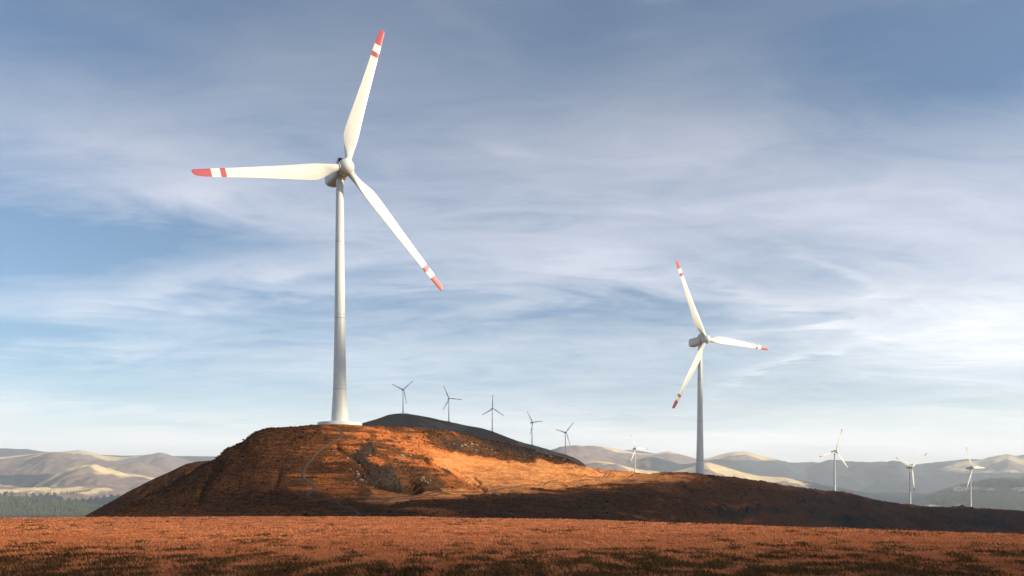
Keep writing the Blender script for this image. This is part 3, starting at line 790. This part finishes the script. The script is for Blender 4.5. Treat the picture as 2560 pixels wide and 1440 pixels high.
# ------------------------------------------------------------------ conifers
def pine_crown(bm, h, seed, tiers=6, seg=9):
    rr = random.Random(seed)
    for t in range(tiers):
        z0 = h * (.10 + .80 * t / tiers); z1 = min(h * 1.0, z0 + h * .30)
        r_ = h * .17 * (1 - t / tiers) ** .8 + h * .02
        top = bm.verts.new((rr.uniform(-.1, .1), rr.uniform(-.1, .1), z1))
        ring = []
        for i in range(seg):
            a = 2 * math.pi * (i + rr.uniform(-.25, .25)) / seg
            q = r_ * rr.uniform(.65, 1.2)
            ring.append(bm.verts.new((q * math.cos(a), q * math.sin(a), z0 + rr.uniform(-.03, .03) * h)))
        for i in range(seg):
            bm.faces.new((ring[i], ring[(i + 1) % seg], top))
        bm.faces.new(ring[::-1])
def build_forest():
    V, Fc = [], []
    rr = np.random.default_rng(5)
    n_try = 15000
    base = 0
    seg = 6
    for k in range(n_try):
        if k % 3: u, v = rr.uniform(2230, 2700), rr.uniform(1196, 1285)
        else: u, v = rr.uniform(-160, 330), rr.uniform(1240, 1290)
        rd = MT['slope' if u > 2000 else 'wood']
        p = on_ridge(rd, u, v)
        if p is None: continue
        i = int(np.argmin(np.abs(rd['u'] - u)))
        nz = float(perlin(np.array([p[0] / 160]), np.array([p[1] / 160]), 301)[0])
        if u > 2000:
            clearing = .9 * math.exp(-((v - 1222) / 9) ** 2) * (u > 2380) + .8 * math.exp(-(((u - 2330) / 45) ** 2 + ((v - 1262) / 7) ** 2))
            if nz * .8 + clearing > .42: continue
        h = rr.uniform(10, 21) * (1.5 if u > 2000 else 1.0)
        for t in range(2):
            z0, z1, r_ = p[2] + h * (.05 + .38 * t), p[2] + h * (.62 + .38 * t), h * (.20 - .07 * t)
            a = np.linspace(0, 2 * math.pi, seg, endpoint=False) + rr.uniform(0, 1)
            q = r_ * rr.uniform(.8, 1.2, seg)
            V.append(np.stack([p[0] + q * np.cos(a), p[1] + q * np.sin(a), np.full(seg, z0)], -1))
            V.append(np.array([[p[0], p[1], z1]]))
            Fc += [(base + j, base + (j + 1) % seg, base + seg) for j in range(seg)]
            base += seg + 1
    o = link('forest', mesh_np('forest', np.concatenate(V), np.array(Fc)), M_WOOD, shade=False)
    tag(o, 'dense conifer forest on the far valley slopes', kind='stuff', cat='forest')
build_forest()

def copy_tree(o, parent=None):
    c = o.copy(); COL.objects.link(c)
    if parent: c.parent = parent
    for ch in o.children:
        copy_tree(ch, c)
    return c
def make_pine():
    root = bpy.data.objects.new('pine_tree', None); COL.objects.link(root)
    bm = bmesh.new(); pine_crown(bm, 17.0, 3); bm_link('crown', bm, M_PINE, root, False)
    bm = bmesh.new(); lathe(bm, [(.32, -.4), (.22, 3.0), (.08, 12)], 8); bm_link('trunk', bm, M_BARK, root)
    return root
def place_pines():
    proto = make_pine(); first = True
    spots = [(12, 1234, 'low'), (18, 1233, 'low'), (27, 1236, 'low'), (122, 1234, 'low'), (126, 1235, 'low'), (153, 1236, 'low'), (160, 1238, 'low'), (168, 1236, 'low'), (176, 1239, 'low'), (184, 1237, 'low'), (192, 1240, 'low'), (205, 1243, 'low'), (230, 1248, 'low'), (238, 1250, 'low'),
             (246, 1250, 'low'), (252, 1253, 'low'), (258, 1254, 'low')]
    spots += [(2330 + 11.5 * i + (i * 37 % 7), 1262 - 2.0 * i + (i * 29 % 9), 'slope') for i in range(18)]
    for u, v, key in spots:
        p = on_ridge(MT[key], u, v)
        if p is None: continue
        o = proto if first else copy_tree(proto)
        first = False
        o.location = p
        o.rotation_euler.z = random.uniform(0, 6.28)
        s = random.uniform(.9, 1.5) * (1.4 if key == 'low' else 1.9)
        o.scale = (s, s, s * random.uniform(.95, 1.25))
        if key == 'low':
            tag(o, 'tiny dark conifer on the pale slope above the left forest', 'tree', 'conifers on the pale slope')
        else:
            tag(o, 'tiny dark conifer along the clearing on the hazy forest slope', 'tree', 'conifers on the hazy forest slope')
place_pines()

# ------------------------------------------------------------------ wind turbines
HUB_H, ROT_R = 80.0, 47.5
def make_tower():
    bm = bmesh.new()
    knots = [(0, 2.72), (4, 2.50), (10.6, 2.10), (20, 1.88), (33, 1.64), (57, 1.38), (77.4, 1.10)]
    zs = sorted(set([0, 1, 2, 3, 4, 6, 8] + list(np.linspace(10, 77, 24)) + [77.4]))
    rad = lambda z: float(np.interp(z, [k[0] for k in knots], [k[1] for k in knots]))
    lathe(bm, [(rad(z), z) for z in zs], 64)
    for zj in (10.6, 33.0, 57.0):
        r_ = rad(zj)
        lathe(bm, [(r_ - .02, zj - .06), (r_ + .03, zj - .06), (r_ + .03, zj + .06), (r_ - .02, zj + .06)], 64, mi=1, caps=False)
        for aa in (-95, -40, -15, 30, 120, 200):
            a = R(aa); c = Vector((math.cos(a), math.sin(a), 0))
            zb = zj + (1.2 if zj < 50 else 1.0)
            q = c * (rad(zb) - .02); tx = Vector((-c.y, c.x, 0)) * .11; up = Vector((0, 0, .16))
            qo = c * (rad(zb) + .03)
            vs = [bm.verts.new(qo + s1 * tx + s2 * up + Vector((0, 0, zb))) for s1, s2 in ((-1, -1), (1, -1), (1, 1), (-1, 1))]
            vb = [bm.verts.new(q + s1 * tx + s2 * up + Vector((0, 0, zb))) for s1, s2 in ((-1, -1), (1, -1), (1, 1), (-1, 1))]
            bm.faces.new(vs).material_index = 1
            for i in range(4):
                bm.faces.new((vs[i], vs[(i + 1) % 4], vb[(i + 1) % 4], vb[i])).material_index = 1
    me = bpy.data.meshes.new('tower')
    bmesh.ops.recalc_face_normals(bm, faces=bm.faces)
    bm.to_mesh(me); bm.free()
    return me
def make_foundation():
    bm = bmesh.new()
    lathe(bm, [(6.9, -3.0), (6.9, .95), (6.85, 1.07), (6.72, 1.15), (2.75, 1.2)], 64)
    me = bpy.data.meshes.new('foundation'); bmesh.ops.recalc_face_normals(bm, faces=bm.faces); bm.to_mesh(me); bm.free()
    return me
def loft(bm, secs, mi=0):
    rings = [[bm.verts.new(p) for p in s] for s in secs]
    n = len(rings[0])
    for a, b in zip(rings, rings[1:]):
        for i in range(n):
            bm.faces.new((a[i], a[(i + 1) % n], b[(i + 1) % n], b[i])).material_index = mi
    bm.faces.new(rings[0]).material_index = mi; bm.faces.new(rings[-1][::-1]).material_index = mi
def make_nacelle():
    """rounded housing from behind the rotor (y = -2.6) to the tail (y = 7.6), origin at the rotor axis above the tower"""
    bm = bmesh.new()
    secs = []
    for y, w, t, b in ((-2.7, 1.75, 1.75, -1.75), (-2.4, 1.95, 1.95, -1.95), (-1.2, 2.0, 2.0, -2.15), (0, 2.0, 2.05, -2.3), (3, 2.0, 2.1, -2.45), (6.2, 1.95, 2.1, -2.45), (7.2, 1.85, 2.0, -2.2), (7.7, 1.5, 1.7, -1.7)):
        ring = []
        cz, hz = (t + b) / 2, (t - b) / 2
        for i in range(40):
            a = 2 * math.pi * i / 40
            c, s = math.cos(a), math.sin(a)
            e = 2 / 3.2
            if y < -2: e = 1.0
            ring.append((w * math.copysign(abs(c) ** e, c), y, cz + hz * math.copysign(abs(s) ** e, s)))
        secs.append(ring)
    loft(bm, secs)
    # seam between bearing housing and cabin
    lathe(bm, [(1.9, -2.62), (2.06, -2.62), (2.06, -2.46), (1.9, -2.46)], 40, axis='Y', mi=1, caps=False)
    me = bpy.data.meshes.new('nacelle'); bmesh.ops.recalc_face_normals(bm, faces=bm.faces); bm.to_mesh(me); bm.free()
    return me
def make_hood():
    """dark intake hood standing up on the roof"""
    bm = bmesh.new()
    secs = []
    for y, w, h in ((-1.6, 1.1, 1.7), (-1.0, 1.15, 1.9), (.6, 1.0, 1.2), (1.8, .7, .25)):
        ring = [(w * c, y, 2.0 + h * s) for c, s in [(1, 0), (1, .6), (.75, .92), (0, 1), (-.75, .92), (-1, .6), (-1, 0), (0, -.05)]]
        secs.append(ring)
    loft(bm, secs)
    bm.faces.ensure_lookup_table()
    for f in bm.faces:
        if len(f.verts) == 8: f.material_index = 1
    me = bpy.data.meshes.new('vent_hood'); bmesh.ops.recalc_face_normals(bm, faces=bm.faces); bm.to_mesh(me); bm.free()
    return me
def make_mast():
    bm = bmesh.new()
    for x, y, h in ((.5, 4.6, 1.5), (-.5, 4.6, 1.3)):
        bmesh.ops.create_cone(bm, cap_ends=True, segments=8, radius1=.06, radius2=.05, depth=h, matrix=Matrix.Translation((x, y, 2.05 + h / 2)))
        bmesh.ops.create_uvsphere(bm, u_segments=8, v_segments=6, radius=.18, matrix=Matrix.Translation((x, y, 2.05 + h)))
    bmesh.ops.create_cone(bm, cap_ends=True, segments=8, radius1=.04, radius2=.04, depth=1.2, matrix=Matrix.Translation((0, 4.6, 2.9)) @ Matrix.Rotation(R(90), 4, 'Y'))
    me = bpy.data.meshes.new('weather_mast'); bmesh.ops.recalc_face_normals(bm, faces=bm.faces); bm.to_mesh(me); bm.free()
    return me
def make_hub():
    """bulb-nosed hub, axis along -Y, origin at the blade axes"""
    bm = bmesh.new()
    prof = [(2.0, 2.0), (2.2, 1.9), (2.34, 1.4), (2.45, .2)]
    for i in range(0, 13):
        a = i / 12 * math.pi / 2
        prof.append((2.45 * math.cos(a) + .001, -.35 - 2.45 * math.sin(a)))
    lathe(bm, prof, 56, axis='Y')
    # blade collars
    for k in range(3):
        m_ = Matrix.Rotation(R(120 * k), 4, 'Y')
        r0 = []
        for r_, z in ((1.30, 1.75), (1.34, 1.75), (1.34, 2.55), (1.18, 2.55)):
            ring = [bm.verts.new(m_ @ Vector((r_ * math.cos(2 * math.pi * i / 32), r_ * math.sin(2 * math.pi * i / 32), z))) for i in range(32)]
            r0.append(ring)
        for a, b in zip(r0, r0[1:]):
            for i in range(32):
                bm.faces.new((a[i], a[(i + 1) % 32], b[(i + 1) % 32], b[i])).material_index = 0 if b is not r0[3] else 1
    me = bpy.data.meshes.new('hub'); bmesh.ops.recalc_face_normals(bm, faces=bm.faces); bm.to_mesh(me); bm.free()
    return me
def make_blade():
    """blade along +Z; front of the rotor is -Y; trailing edge towards -X"""
    bm = bmesh.new()
    st = [(1.7, 2.1, 1.0, 0, .5), (3.0, 2.15, .98, 2, .5), (4.4, 2.5, .80, 16, .44), (6.0, 3.2, .56, 17, .37), (8.0, 3.95, .38, 14, .32), (10.0, 4.6, .29, 11.5, .30), (12.5, 4.6, .25, 9, .29), (16, 4.3, .22, 7, .28), (20, 3.85, .20, 5, .28), (25, 3.4, .18, 3.5, .28),
          (30, 3.0, .17, 2.2, .28), (35, 2.65, .16, 1.4, .28), (37.9, 2.5, .15, 1.0, .28), (39.5, 2.42, .15, .8, .28), (42.1, 2.28, .14, .4, .28), (44.5, 2.1, .14, 0, .28), (46.2, 1.85, .13, 0, .30), (47.1, 1.4, .13, 0, .36), (47.5, .5, .14, 0, .4)]
    n = 28
    bandz = [37.9, 39.5, 42.1, 60]
    rings = []
    zs = []
    dense = []
    arr = np.array(st)
    for z in sorted(set(list(np.linspace(1.7, 47.0, 60)) + [37.9, 39.5, 42.1, 47.2, 47.5])):
        dense.append([z] + [float(np.interp(z, arr[:, 0], arr[:, c])) for c in range(1, 5)])
    for z, ch, th, tw, le in dense:
        rnd = float(sstep(np.array(z), 3.0, 8.0))
        ring = []
        for i in range(n):
            a = 2 * math.pi * i / n
            # circle at the root blends into a section with a blunt nose and thin tail
            cx, cy = math.cos(a), math.sin(a)
            xc = .5 - .5 * cx                     # 0 nose .. 1 tail
            prof = 2.6 * (.2969 * math.sqrt(max(xc, 0)) - .126 * xc - .3516 * xc ** 2 + .2843 * xc ** 3 - .1036 * xc ** 4)
            ay = math.copysign(prof * 1.9 * .5, cy) if abs(cy) > 1e-6 else 0
            yy = (cy * .5) * (1 - rnd) + ay * rnd
            xx = le - xc
            q = Vector((xx * ch, yy * ch * th, 0))
            q.rotate(Matrix.Rotation(R(-tw), 3, 'Z'))
            flex = -.0009 * z * z * .6
            ring.append(bm.verts.new((q.x, q.y + flex, z)))
        rings.append(ring); zs.append(z)
    for k in range(len(rings) - 1):
        zm = (zs[k] + zs[k + 1]) / 2
        red = 37.9 < zm < 39.5 or zm > 42.1
        for i in range(n):
            bm.faces.new((rings[k][i], rings[k][(i + 1) % n], rings[k + 1][(i + 1) % n], rings[k + 1][i])).material_index = 1 if red else 0
    bm.faces.new(rings[0]); bm.faces.new(rings[-1]).material_index = 1
    me = bpy.data.meshes.new('blade'); bmesh.ops.recalc_face_normals(bm, faces=bm.faces); bm.to_mesh(me); bm.free()
    return me
def make_turbine():
    root = bpy.data.objects.new('wind_turbine', None); COL.objects.link(root)
    link('foundation', make_foundation(), M_CONC, root)
    t = link('tower', make_tower(), [M_WHITE, M_SEAM], root); t.location.z = 1.1; t.scale.z = (HUB_H - 1.7 - 1.1) / 77.4
    nac = link('nacelle', make_nacelle(), [M_WHITE, M_SEAM], root); nac.location.z = HUB_H; nac.scale = (1.12, 1.0, 1.08)
    link('vent_hood', make_hood(), [M_WHITE, M_DARK], nac)
    link('weather_mast', make_mast(), M_SEAM, nac)
    hub = link('hub', make_hub(), [M_WHITE, M_SEAM], root); hub.location = (0, -4.75, HUB_H)
    bl = make_blade()
    for k in range(3):
        b = link('blade', bl if k == 0 else bl, None, root)
        b.location = (0, -4.75, HUB_H)
    bl.materials.append(M_WHITE); bl.materials.append(M_RED)
    for o in root.children:
        if o.name.split('.')[0] == 'tower' or o.name.split('.')[0] == 'foundation':
            continue
    for o in list(root.children):
        me = o.data
        for p_ in me.polygons: pass
    return root
PROTO = make_turbine()
for o_ in PROTO.children_recursive:
    # crisp rims, smooth skins
    if o_.type == 'MESH':
        o_.data.set_sharp_from_angle(angle=R(38))
def pose(root, loc, yaw, rot, s=1.0):
    root.location = loc; root.scale = (s, s, s)
    k = 0
    for c in root.children:
        base = c.name.split('.')[0]
        c.rotation_euler.z = 0
        if base in ('nacelle', 'hub', 'blade'):
            yv = R(yaw)
            if base == 'nacelle':
                c.rotation_euler = (0, 0, yv)
            else:
                off = Matrix.Rotation(yv, 3, 'Z') @ Vector((0, -4.75, 0))
                c.location = (off.x, off.y, HUB_H)
                th = 90 - (rot + 120 * k if base == 'blade' else rot)
                m_ = Matrix.Rotation(yv, 4, 'Z') @ Matrix.Rotation(R(th), 4, 'Y')
                c.rotation_euler = m_.to_euler()
                if base == 'blade': k += 1
GROUP_R = 'small turbines along the dark ridge'
GROUP_V = 'thin turbines on the right hand hills'
# photo column, photo row of the foot, distance, yaw, rotor angle, label, group
def at_hill(u, y, sink): return ((u - 1280) / F * y, y, hill_at(u, y) - sink)
def at_ridge(u, v, y): x, yy, z = P(u, v, y); return (x, yy, z)
TURB = [
    ((PAD[0], PAD[1], pad_z - .05), 35, 75, 'largest white turbine with red banded blades, on a round base on the brown hilltop', 'large turbines on the near hills'),
    (P(1750, 1203, 456.0), 29, 118, 'second largest white turbine, behind the brow of the shaded right hill', 'large turbines on the near hills'),
    (P(1007.5, 1033.5, 2710.0), 37, 42, 'small grey turbine on the top of the dark ridge, two blades raised', GROUP_R),
    (P(1122, 1054.5, 2760.0), 30, -2, 'small grey turbine on the dark ridge, one blade level, second from the ridge top', GROUP_R),
    (P(1230.6, 1079.5, 2760.0), 25, 90, 'small grey turbine halfway down the dark ridge with one blade pointing straight up', GROUP_R),
    (P(1330, 1114, 2780.0), 44, 9, 'small turbine near the low end of the dark ridge, one blade nearly level', GROUP_R),
    (P(1413.5, 1138, 2820.0), 32, 49, 'grey turbine at the rocky low end of the dark ridge, before the cream mountains', GROUP_R),
    (P(1587, 1190, 2350.0), 35, 0, 'small white turbine rising behind the bright orange slope, before the cream mountains', GROUP_V),
    (P(2086.5, 1230.5, 1590.0), 24, 73, 'white turbine before the blue mountain on the right hill, one blade nearly upright', GROUP_V),
    (P(2275, 1267.5, 1610.0), 20, 36, 'white turbine on the low brow, two blades in a wide V and one hanging', GROUP_V),
    (P(2426, 1271.5, 1580.0), 30, 1, 'white turbine on the low brow before the hazy forest slope, one blade level', GROUP_V),
]
for i, (loc, yaw, rot, lab, grp) in enumerate(TURB):
    r_ = PROTO if i == 0 else copy_tree(PROTO)
    pose(r_, loc, yaw, rot, .993 if i == 0 else 1.0)
    tag(r_, lab, 'wind turbine', grp)

# ------------------------------------------------------------------ rocks and a bush
def rock_mesh(seed):
    bm = bmesh.new()
    bmesh.ops.create_icosphere(bm, subdivisions=2, radius=1.0)
    for v in bm.verts:
        p_ = v.co
        n = perlin(np.array([p_.x * 1.3 + seed * 5.1 + p_.z]), np.array([p_.y * 1.3 - p_.z * 1.7]), seed)[0]
        v.co = Vector((p_.x * 1.25, p_.y, p_.z * .75)) * (1 + .38 * n)
    me = bpy.data.meshes.new('rock'); bm.to_mesh(me); bm.free()
    me.materials.append(M_ROCK)
    return me
ROCKS = [rock_mesh(s) for s in (1, 2, 3)]
def rocks(n, u0, v0, ru, rv, tilt, label, group, smin, smax, seed):
    rr = random.Random(seed)
    c, s = math.cos(R(tilt)), math.sin(R(tilt))
    for i in range(n):
        a, b = rr.gauss(0, ru), rr.gauss(0, rv)
        p = hill_hit(u0 + a * c - b * s, v0 + a * s + b * c)
        if p is None: continue
        o = bpy.data.objects.new('rock', rr.choice(ROCKS)); COL.objects.link(o)
        q = rr.uniform(smin, smax) ** 1.0
        o.location = (p[0], p[1], p[2] + .1 * q); o.scale = (q, q, q * rr.uniform(.7, 1.2))
        o.rotation_euler = (rr.uniform(-.5, .5), rr.uniform(-.5, .5), rr.uniform(0, 6.28))
        tag(o, label, 'rock', group)
rocks(18, 890, 1178, 9, 24, -22, 'pale stone on the scree slope just right of the winding path', 'pale stones right of the path', .18, .50, 1)
rocks(22, 1180, 1118, 24, 5, 14, 'pale stone in the dark crag above the bright orange slope', 'pale stones of the upper crag', .22, .60, 2)
rocks(9, 1064, 1196, 7, 6, 10, 'pale stone at the rim of the dark hollow in the hillside', 'pale stones by the dark hollow', .15, .40, 3)
rocks(10, 1005, 1140, 12, 6, 10, 'pale stone in the small scree patch below the hilltop', 'pale stones of the small scree patch', .2, .5, 4)
rocks(16, 1400, 1150, 40, 6, 22, 'grey stone on the dark spur left of the bright saddle', 'grey stones of the dark spur', .3, .9, 5)
rr_ = random.Random(9)
for i in range(18):
    u_ = rr_.uniform(1335, 1462)
    p = on_ridge(ridge, u_, float(np.interp(u_, [1330, 1415, 1457, 1469], [1113, 1137, 1158, 1168])) + rr_.uniform(2, 16))
    if p is None: continue
    o = bpy.data.objects.new('rock', rr_.choice(ROCKS)); COL.objects.link(o)
    q = rr_.uniform(1.6, 3.6)
    o.location = (p[0], p[1], p[2] + .3 * q); o.scale = (q * 1.4, q, q * rr_.uniform(.7, 1.1)); o.rotation_euler.z = rr_.uniform(0, 6)
    tag(o, 'grey boulder at the rocky low end of the dark ridge', 'rock', 'grey boulders at the low end of the dark ridge')
for (u, v, q) in ((1240, 1235.5, .5), (1245.5, 1237, .45)):
    p = hill_hit(u, v)
    o = bpy.data.objects.new('rock', ROCKS[0]); COL.objects.link(o)
    o.location = (p[0], p[1], p[2] + .15); o.scale = (q * 1.3, q, q * .7)
    tag(o, 'lone whitish stone lying in the shaded grass of the hollow between the hills', 'rock', 'two whitish stones in the shaded hollow')

def bush(u, y, w, h, label, name='shrub', seed=1):
    rr = np.random.default_rng(seed)
    x = (u - 1280) / F * y
    z = float(field_z(np.array([x]), np.array([y]), np.array([np.interp(u, FU, FE)]))[0])
    root = bpy.data.objects.new(name, None); COL.objects.link(root); root.location = (x, y, z)
    n = 900
    th = rr.uniform(0, 2 * math.pi, n); r_ = np.sqrt(rr.uniform(0, 1, n))
    px_, py_ = r_ * np.cos(th) * w / 2, r_ * np.sin(th) * w / 2.6
    pz_ = rr.uniform(.05, 1, n) ** .7 * h * np.sqrt(np.clip(1 - (r_ * .92) ** 2, 0, 1)) * (1 + .25 * fbm(px_ * 3, py_ * 3, 2, seed))
    c = np.stack([px_, py_, pz_], -1)
    d1 = rr.normal(0, .06, (n, 3)); d2 = rr.normal(0, .045, (n, 3)); d1[:, 2] = np.abs(d1[:, 2]) + .05
    V = np.stack([c - d2, c + d2, c + d1 + d2 * .4, c + d1 - d2 * .4], 1).reshape(-1, 3)
    link('foliage', mesh_np('foliage', V, np.arange(n * 4).reshape(n, 4)), M_BUSH, root, False)
    bm = bmesh.new(); rb = random.Random(seed)
    for k in range(7):
        a = rb.uniform(0, 6.28); q = rb.uniform(.1, .32) * w
        p0 = Vector((0, 0, -.05)); p1 = Vector((q * math.cos(a), q * math.sin(a), h * .6))
        m_ = Matrix.Translation((p0 + p1) / 2) @ (p1 - p0).to_track_quat('Z', 'Y').to_matrix().to_4x4()
        bmesh.ops.create_cone(bm, cap_ends=True, segments=6, radius1=.025, radius2=.012, depth=(p1 - p0).length, matrix=m_)
    bm_link('stems', bm, M_BARK, root)
    tag(root, label, 'shrub')
bush(773, float(np.interp(773, FU, FE)) - 2.0, 1.0, .42, 'low dark shrub on the brow of the meadow, below the path', seed=3)

# ------------------------------------------------------------------ added clouds out of view, shaped to cast the wanted shade
SHADE_CLOUD_Z = 1270.0
M_SHADE_CLOUD = mat_plain('shade_cloud_white', (0.85, 0.86, 0.88), 1.0, .03, .01)
def up_sun(p, alt):
    t = (alt - p[2]) / SD.z
    return (p[0] + SD.x * t, p[1] + SD.y * t)
def shade_cloud(points, label, seed, ragged=14.0, hole=-2.0, res=6.0, thick=12.0, alt=SHADE_CLOUD_Z):
    """added unseen lumpy flat-bottomed sheet whose outline stands on the sun's rays through the given ground points"""
    q = np.array([up_sun(p, alt) for p in points])
    lo, hi = q.min(0) - 40, q.max(0) + 40
    xs, ys = np.arange(lo[0], hi[0], res), np.arange(lo[1], hi[1], res)
    X, Y = np.meshgrid(xs, ys)
    wx = X + ragged * fbm(X / 60, Y / 60, 4, seed); wy = Y + ragged * fbm(X / 60, Y / 60, 4, seed + 7)
    ins = np.zeros(X.shape, bool)
    n = len(q)
    dist = np.full(X.shape, 1e9)
    for i in range(n):
        (x0, y0), (x1, y1) = q[i], q[(i + 1) % n]
        cond = ((y0 > wy) != (y1 > wy))
        with np.errstate(divide='ignore', invalid='ignore'):
            xi = (x1 - x0) * (wy - y0) / (y1 - y0 + 1e-12) + x0
        ins ^= cond & (wx < xi)
        L2 = (x1 - x0) ** 2 + (y1 - y0) ** 2 + 1e-9
        t = np.clip(((wx - x0) * (x1 - x0) + (wy - y0) * (y1 - y0)) / L2, 0, 1)
        dist = np.minimum(dist, np.hypot(wx - x0 - t * (x1 - x0), wy - y0 - t * (y1 - y0)))
    if hole > -2:
        ins &= fbm(X / 70 + 3, Y / 22, 4, seed + 31) > hole
    idx = -np.ones(X.shape, int)
    cells = ins[:-1, :-1] & ins[1:, :-1] & ins[:-1, 1:] & ins[1:, 1:]
    if not cells.any(): return
    used = np.zeros(X.shape, bool)
    for a, b in ((0, 0), (0, 1), (1, 0), (1, 1)):
        used[a:a + cells.shape[0], b:b + cells.shape[1]] |= cells
    idx[used] = np.arange(used.sum())
    nb = used.sum()
    edge = np.clip(dist / 80, 0, 1) ** .6
    top = alt + 3 + thick * edge * (.7 + .5 * fbm(X / 50, Y / 50, 4, seed + 3))
    bot = alt - 4 * edge + 0 * X
    Vt = np.stack([X[used], Y[used], top[used]], -1); Vb = np.stack([X[used], Y[used], bot[used]], -1)
    i0, i1, i2, i3 = idx[:-1, :-1][cells], idx[:-1, 1:][cells], idx[1:, 1:][cells], idx[1:, :-1][cells]
    Ft = np.stack([i0, i1, i2, i3], -1); Fb = np.stack([i3, i2, i1, i0], -1) + nb
    walls = []
    cp = np.pad(cells, 1)
    for (a, b, da, db) in ((i0, i1, -1, 0), (i1, i2, 0, 1), (i2, i3, 1, 0), (i3, i0, 0, -1)):
        rI, cI = np.nonzero(cells)
        nbr = cp[rI + 1 + da, cI + 1 + db]
        k = ~nbr
        walls.append(np.stack([b[k], a[k], a[k] + nb, b[k] + nb], -1))
    o = link('shade_cloud', mesh_np('shade_cloud', np.concatenate([Vt, Vb]), np.concatenate([Ft, Fb] + walls)), M_SHADE_CLOUD)
    tag(o, label, kind='structure')
def G(x, y, z): return (x, y, z)
# over the near meadow
shade_cloud([G(-260, 36, 0), G(60, 38, 0), G(260, 39, 0), G(260, -260, 0), G(-260, -260, 0)], 'added shade sheet out of view, darkening the near meadow', 401, 10)
# over the right hill
RH = [P(900, 1255, 183), P(1064, 1250, 206), P(1255, 1240, 238), P(1330, 1235, 247), P(1480, 1232, 275), P(1600, 1223, 300), P(1700, 1206, 355)]
RH += [P(1775, 1194, 445), P(1834, 1197, 550), P(1916, 1208, 735), P(1960, 1216, 885), P(2019, 1226, 1180), P(2087, 1233, 1530), P(2270, 1270, 1560), P(2560, 1282, 1480), P(3000, 1303, 1380)]
shade_cloud(RH + [P(3000, 1400, 800), G(1300, 500, -45), G(1100, 130, -30), G(200, 118, -14), G(40, 126, -8), G(-44, 136, -6), G(-66, 168, -4)], 'long added shade sheet out of view, darkening the right hill', 431, 9, res=8)
# over the front and left flank of the main hill
shade_cloud([P(300, 1290, 150), P(860, 1290, 150), P(880, 1250, 185), P(850, 1190, 205), P(800, 1130, 225), P(780, 1080, 242), P(700, 1072, 256), P(600, 1100, 268), P(350, 1230, 300), P(100, 1300, 300)], 'ragged added shade sheet out of view, darkening the left flank', 467, 16, -.5)
# added shade pieces over the middle of the main hill
shade_cloud([P(860, 1150, 215), P(1000, 1140, 232), P(1075, 1180, 240), P(1080, 1215, 225), P(960, 1232, 200), P(880, 1215, 198)], 'small ragged added shade sheet, darkening the hollow in the hillside', 491, 12, -.25)
shade_cloud([P(1080, 1098, 300), P(1200, 1106, 335), P(1300, 1128, 385), P(1400, 1158, 440), P(1440, 1166, 470), P(1430, 1140, 480), P(1300, 1105, 430), P(1200, 1088, 365)], 'thin added shade sheet out of view, darkening the dark spur', 503, 8)
shade_cloud([G(-54, 226, 30), G(-54, 274, 30), G(-54, 274, 52), G(-54, 226, 52)], 'slim added shade sheet out of view, darkening the middle of the first tower', 523, 3, res=4)  # this and the next are added only to darken the tower shafts
shade_cloud([G(112, 434, 8), G(112, 482, 8), G(110, 482, 64), G(110, 434, 64)], 'slim added shade sheet out of view, darkening the second turbine tower', 521, 3, res=4)
# over the ridge of small turbines
shade_cloud([P(500, 1180, 2300), P(900, 1120, 2200), P(1250, 1160, 2250), P(1300, 1165, 2450), P(1480, 1190, 2650), P(1470, 1120, 2960), P(1360, 1075, 2960), P(1200, 1030, 2950), P(1000, 985, 2950), P(800, 1010, 2950), P(640, 1000, 2950)], 'broad added shade sheet out of view, darkening the dark ridge', 541, 60, res=24, thick=60, alt=1900.0)

# ------------------------------------------------------------------ haze
def build_haze():
    bm = bmesh.new()
    bmesh.ops.create_cube(bm, size=1.0)
    for v in bm.verts:
        v.co = Vector((v.co.x * 56000, 3000 + v.co.y * 46000, -151.0 if v.co.z < 0 else 1240.0))
    me = bpy.data.meshes.new('haze'); bm.to_mesh(me); bm.free()
    m_ = bpy.data.materials.new('haze_air'); m_.use_nodes = True
    T = NT(m_.node_tree)
    vol = T.node('ShaderNodeVolumePrincipled')
    vol.inputs['Color'].default_value = (0.875, 0.93, 0.99, 1)
    vol.inputs['Density'].default_value = HAZE
    vol.inputs['Anisotropy'].default_value = 0.2
    o = T.node('ShaderNodeOutputMaterial'); T.l.new(vol.outputs[0], o.inputs['Volume'])
    ob = link('haze', me, m_, shade=False)
    tag(ob, 'pale blue haze lying over the far mountains', kind='stuff', cat='haze')
HAZE = 3.9e-5
build_haze()
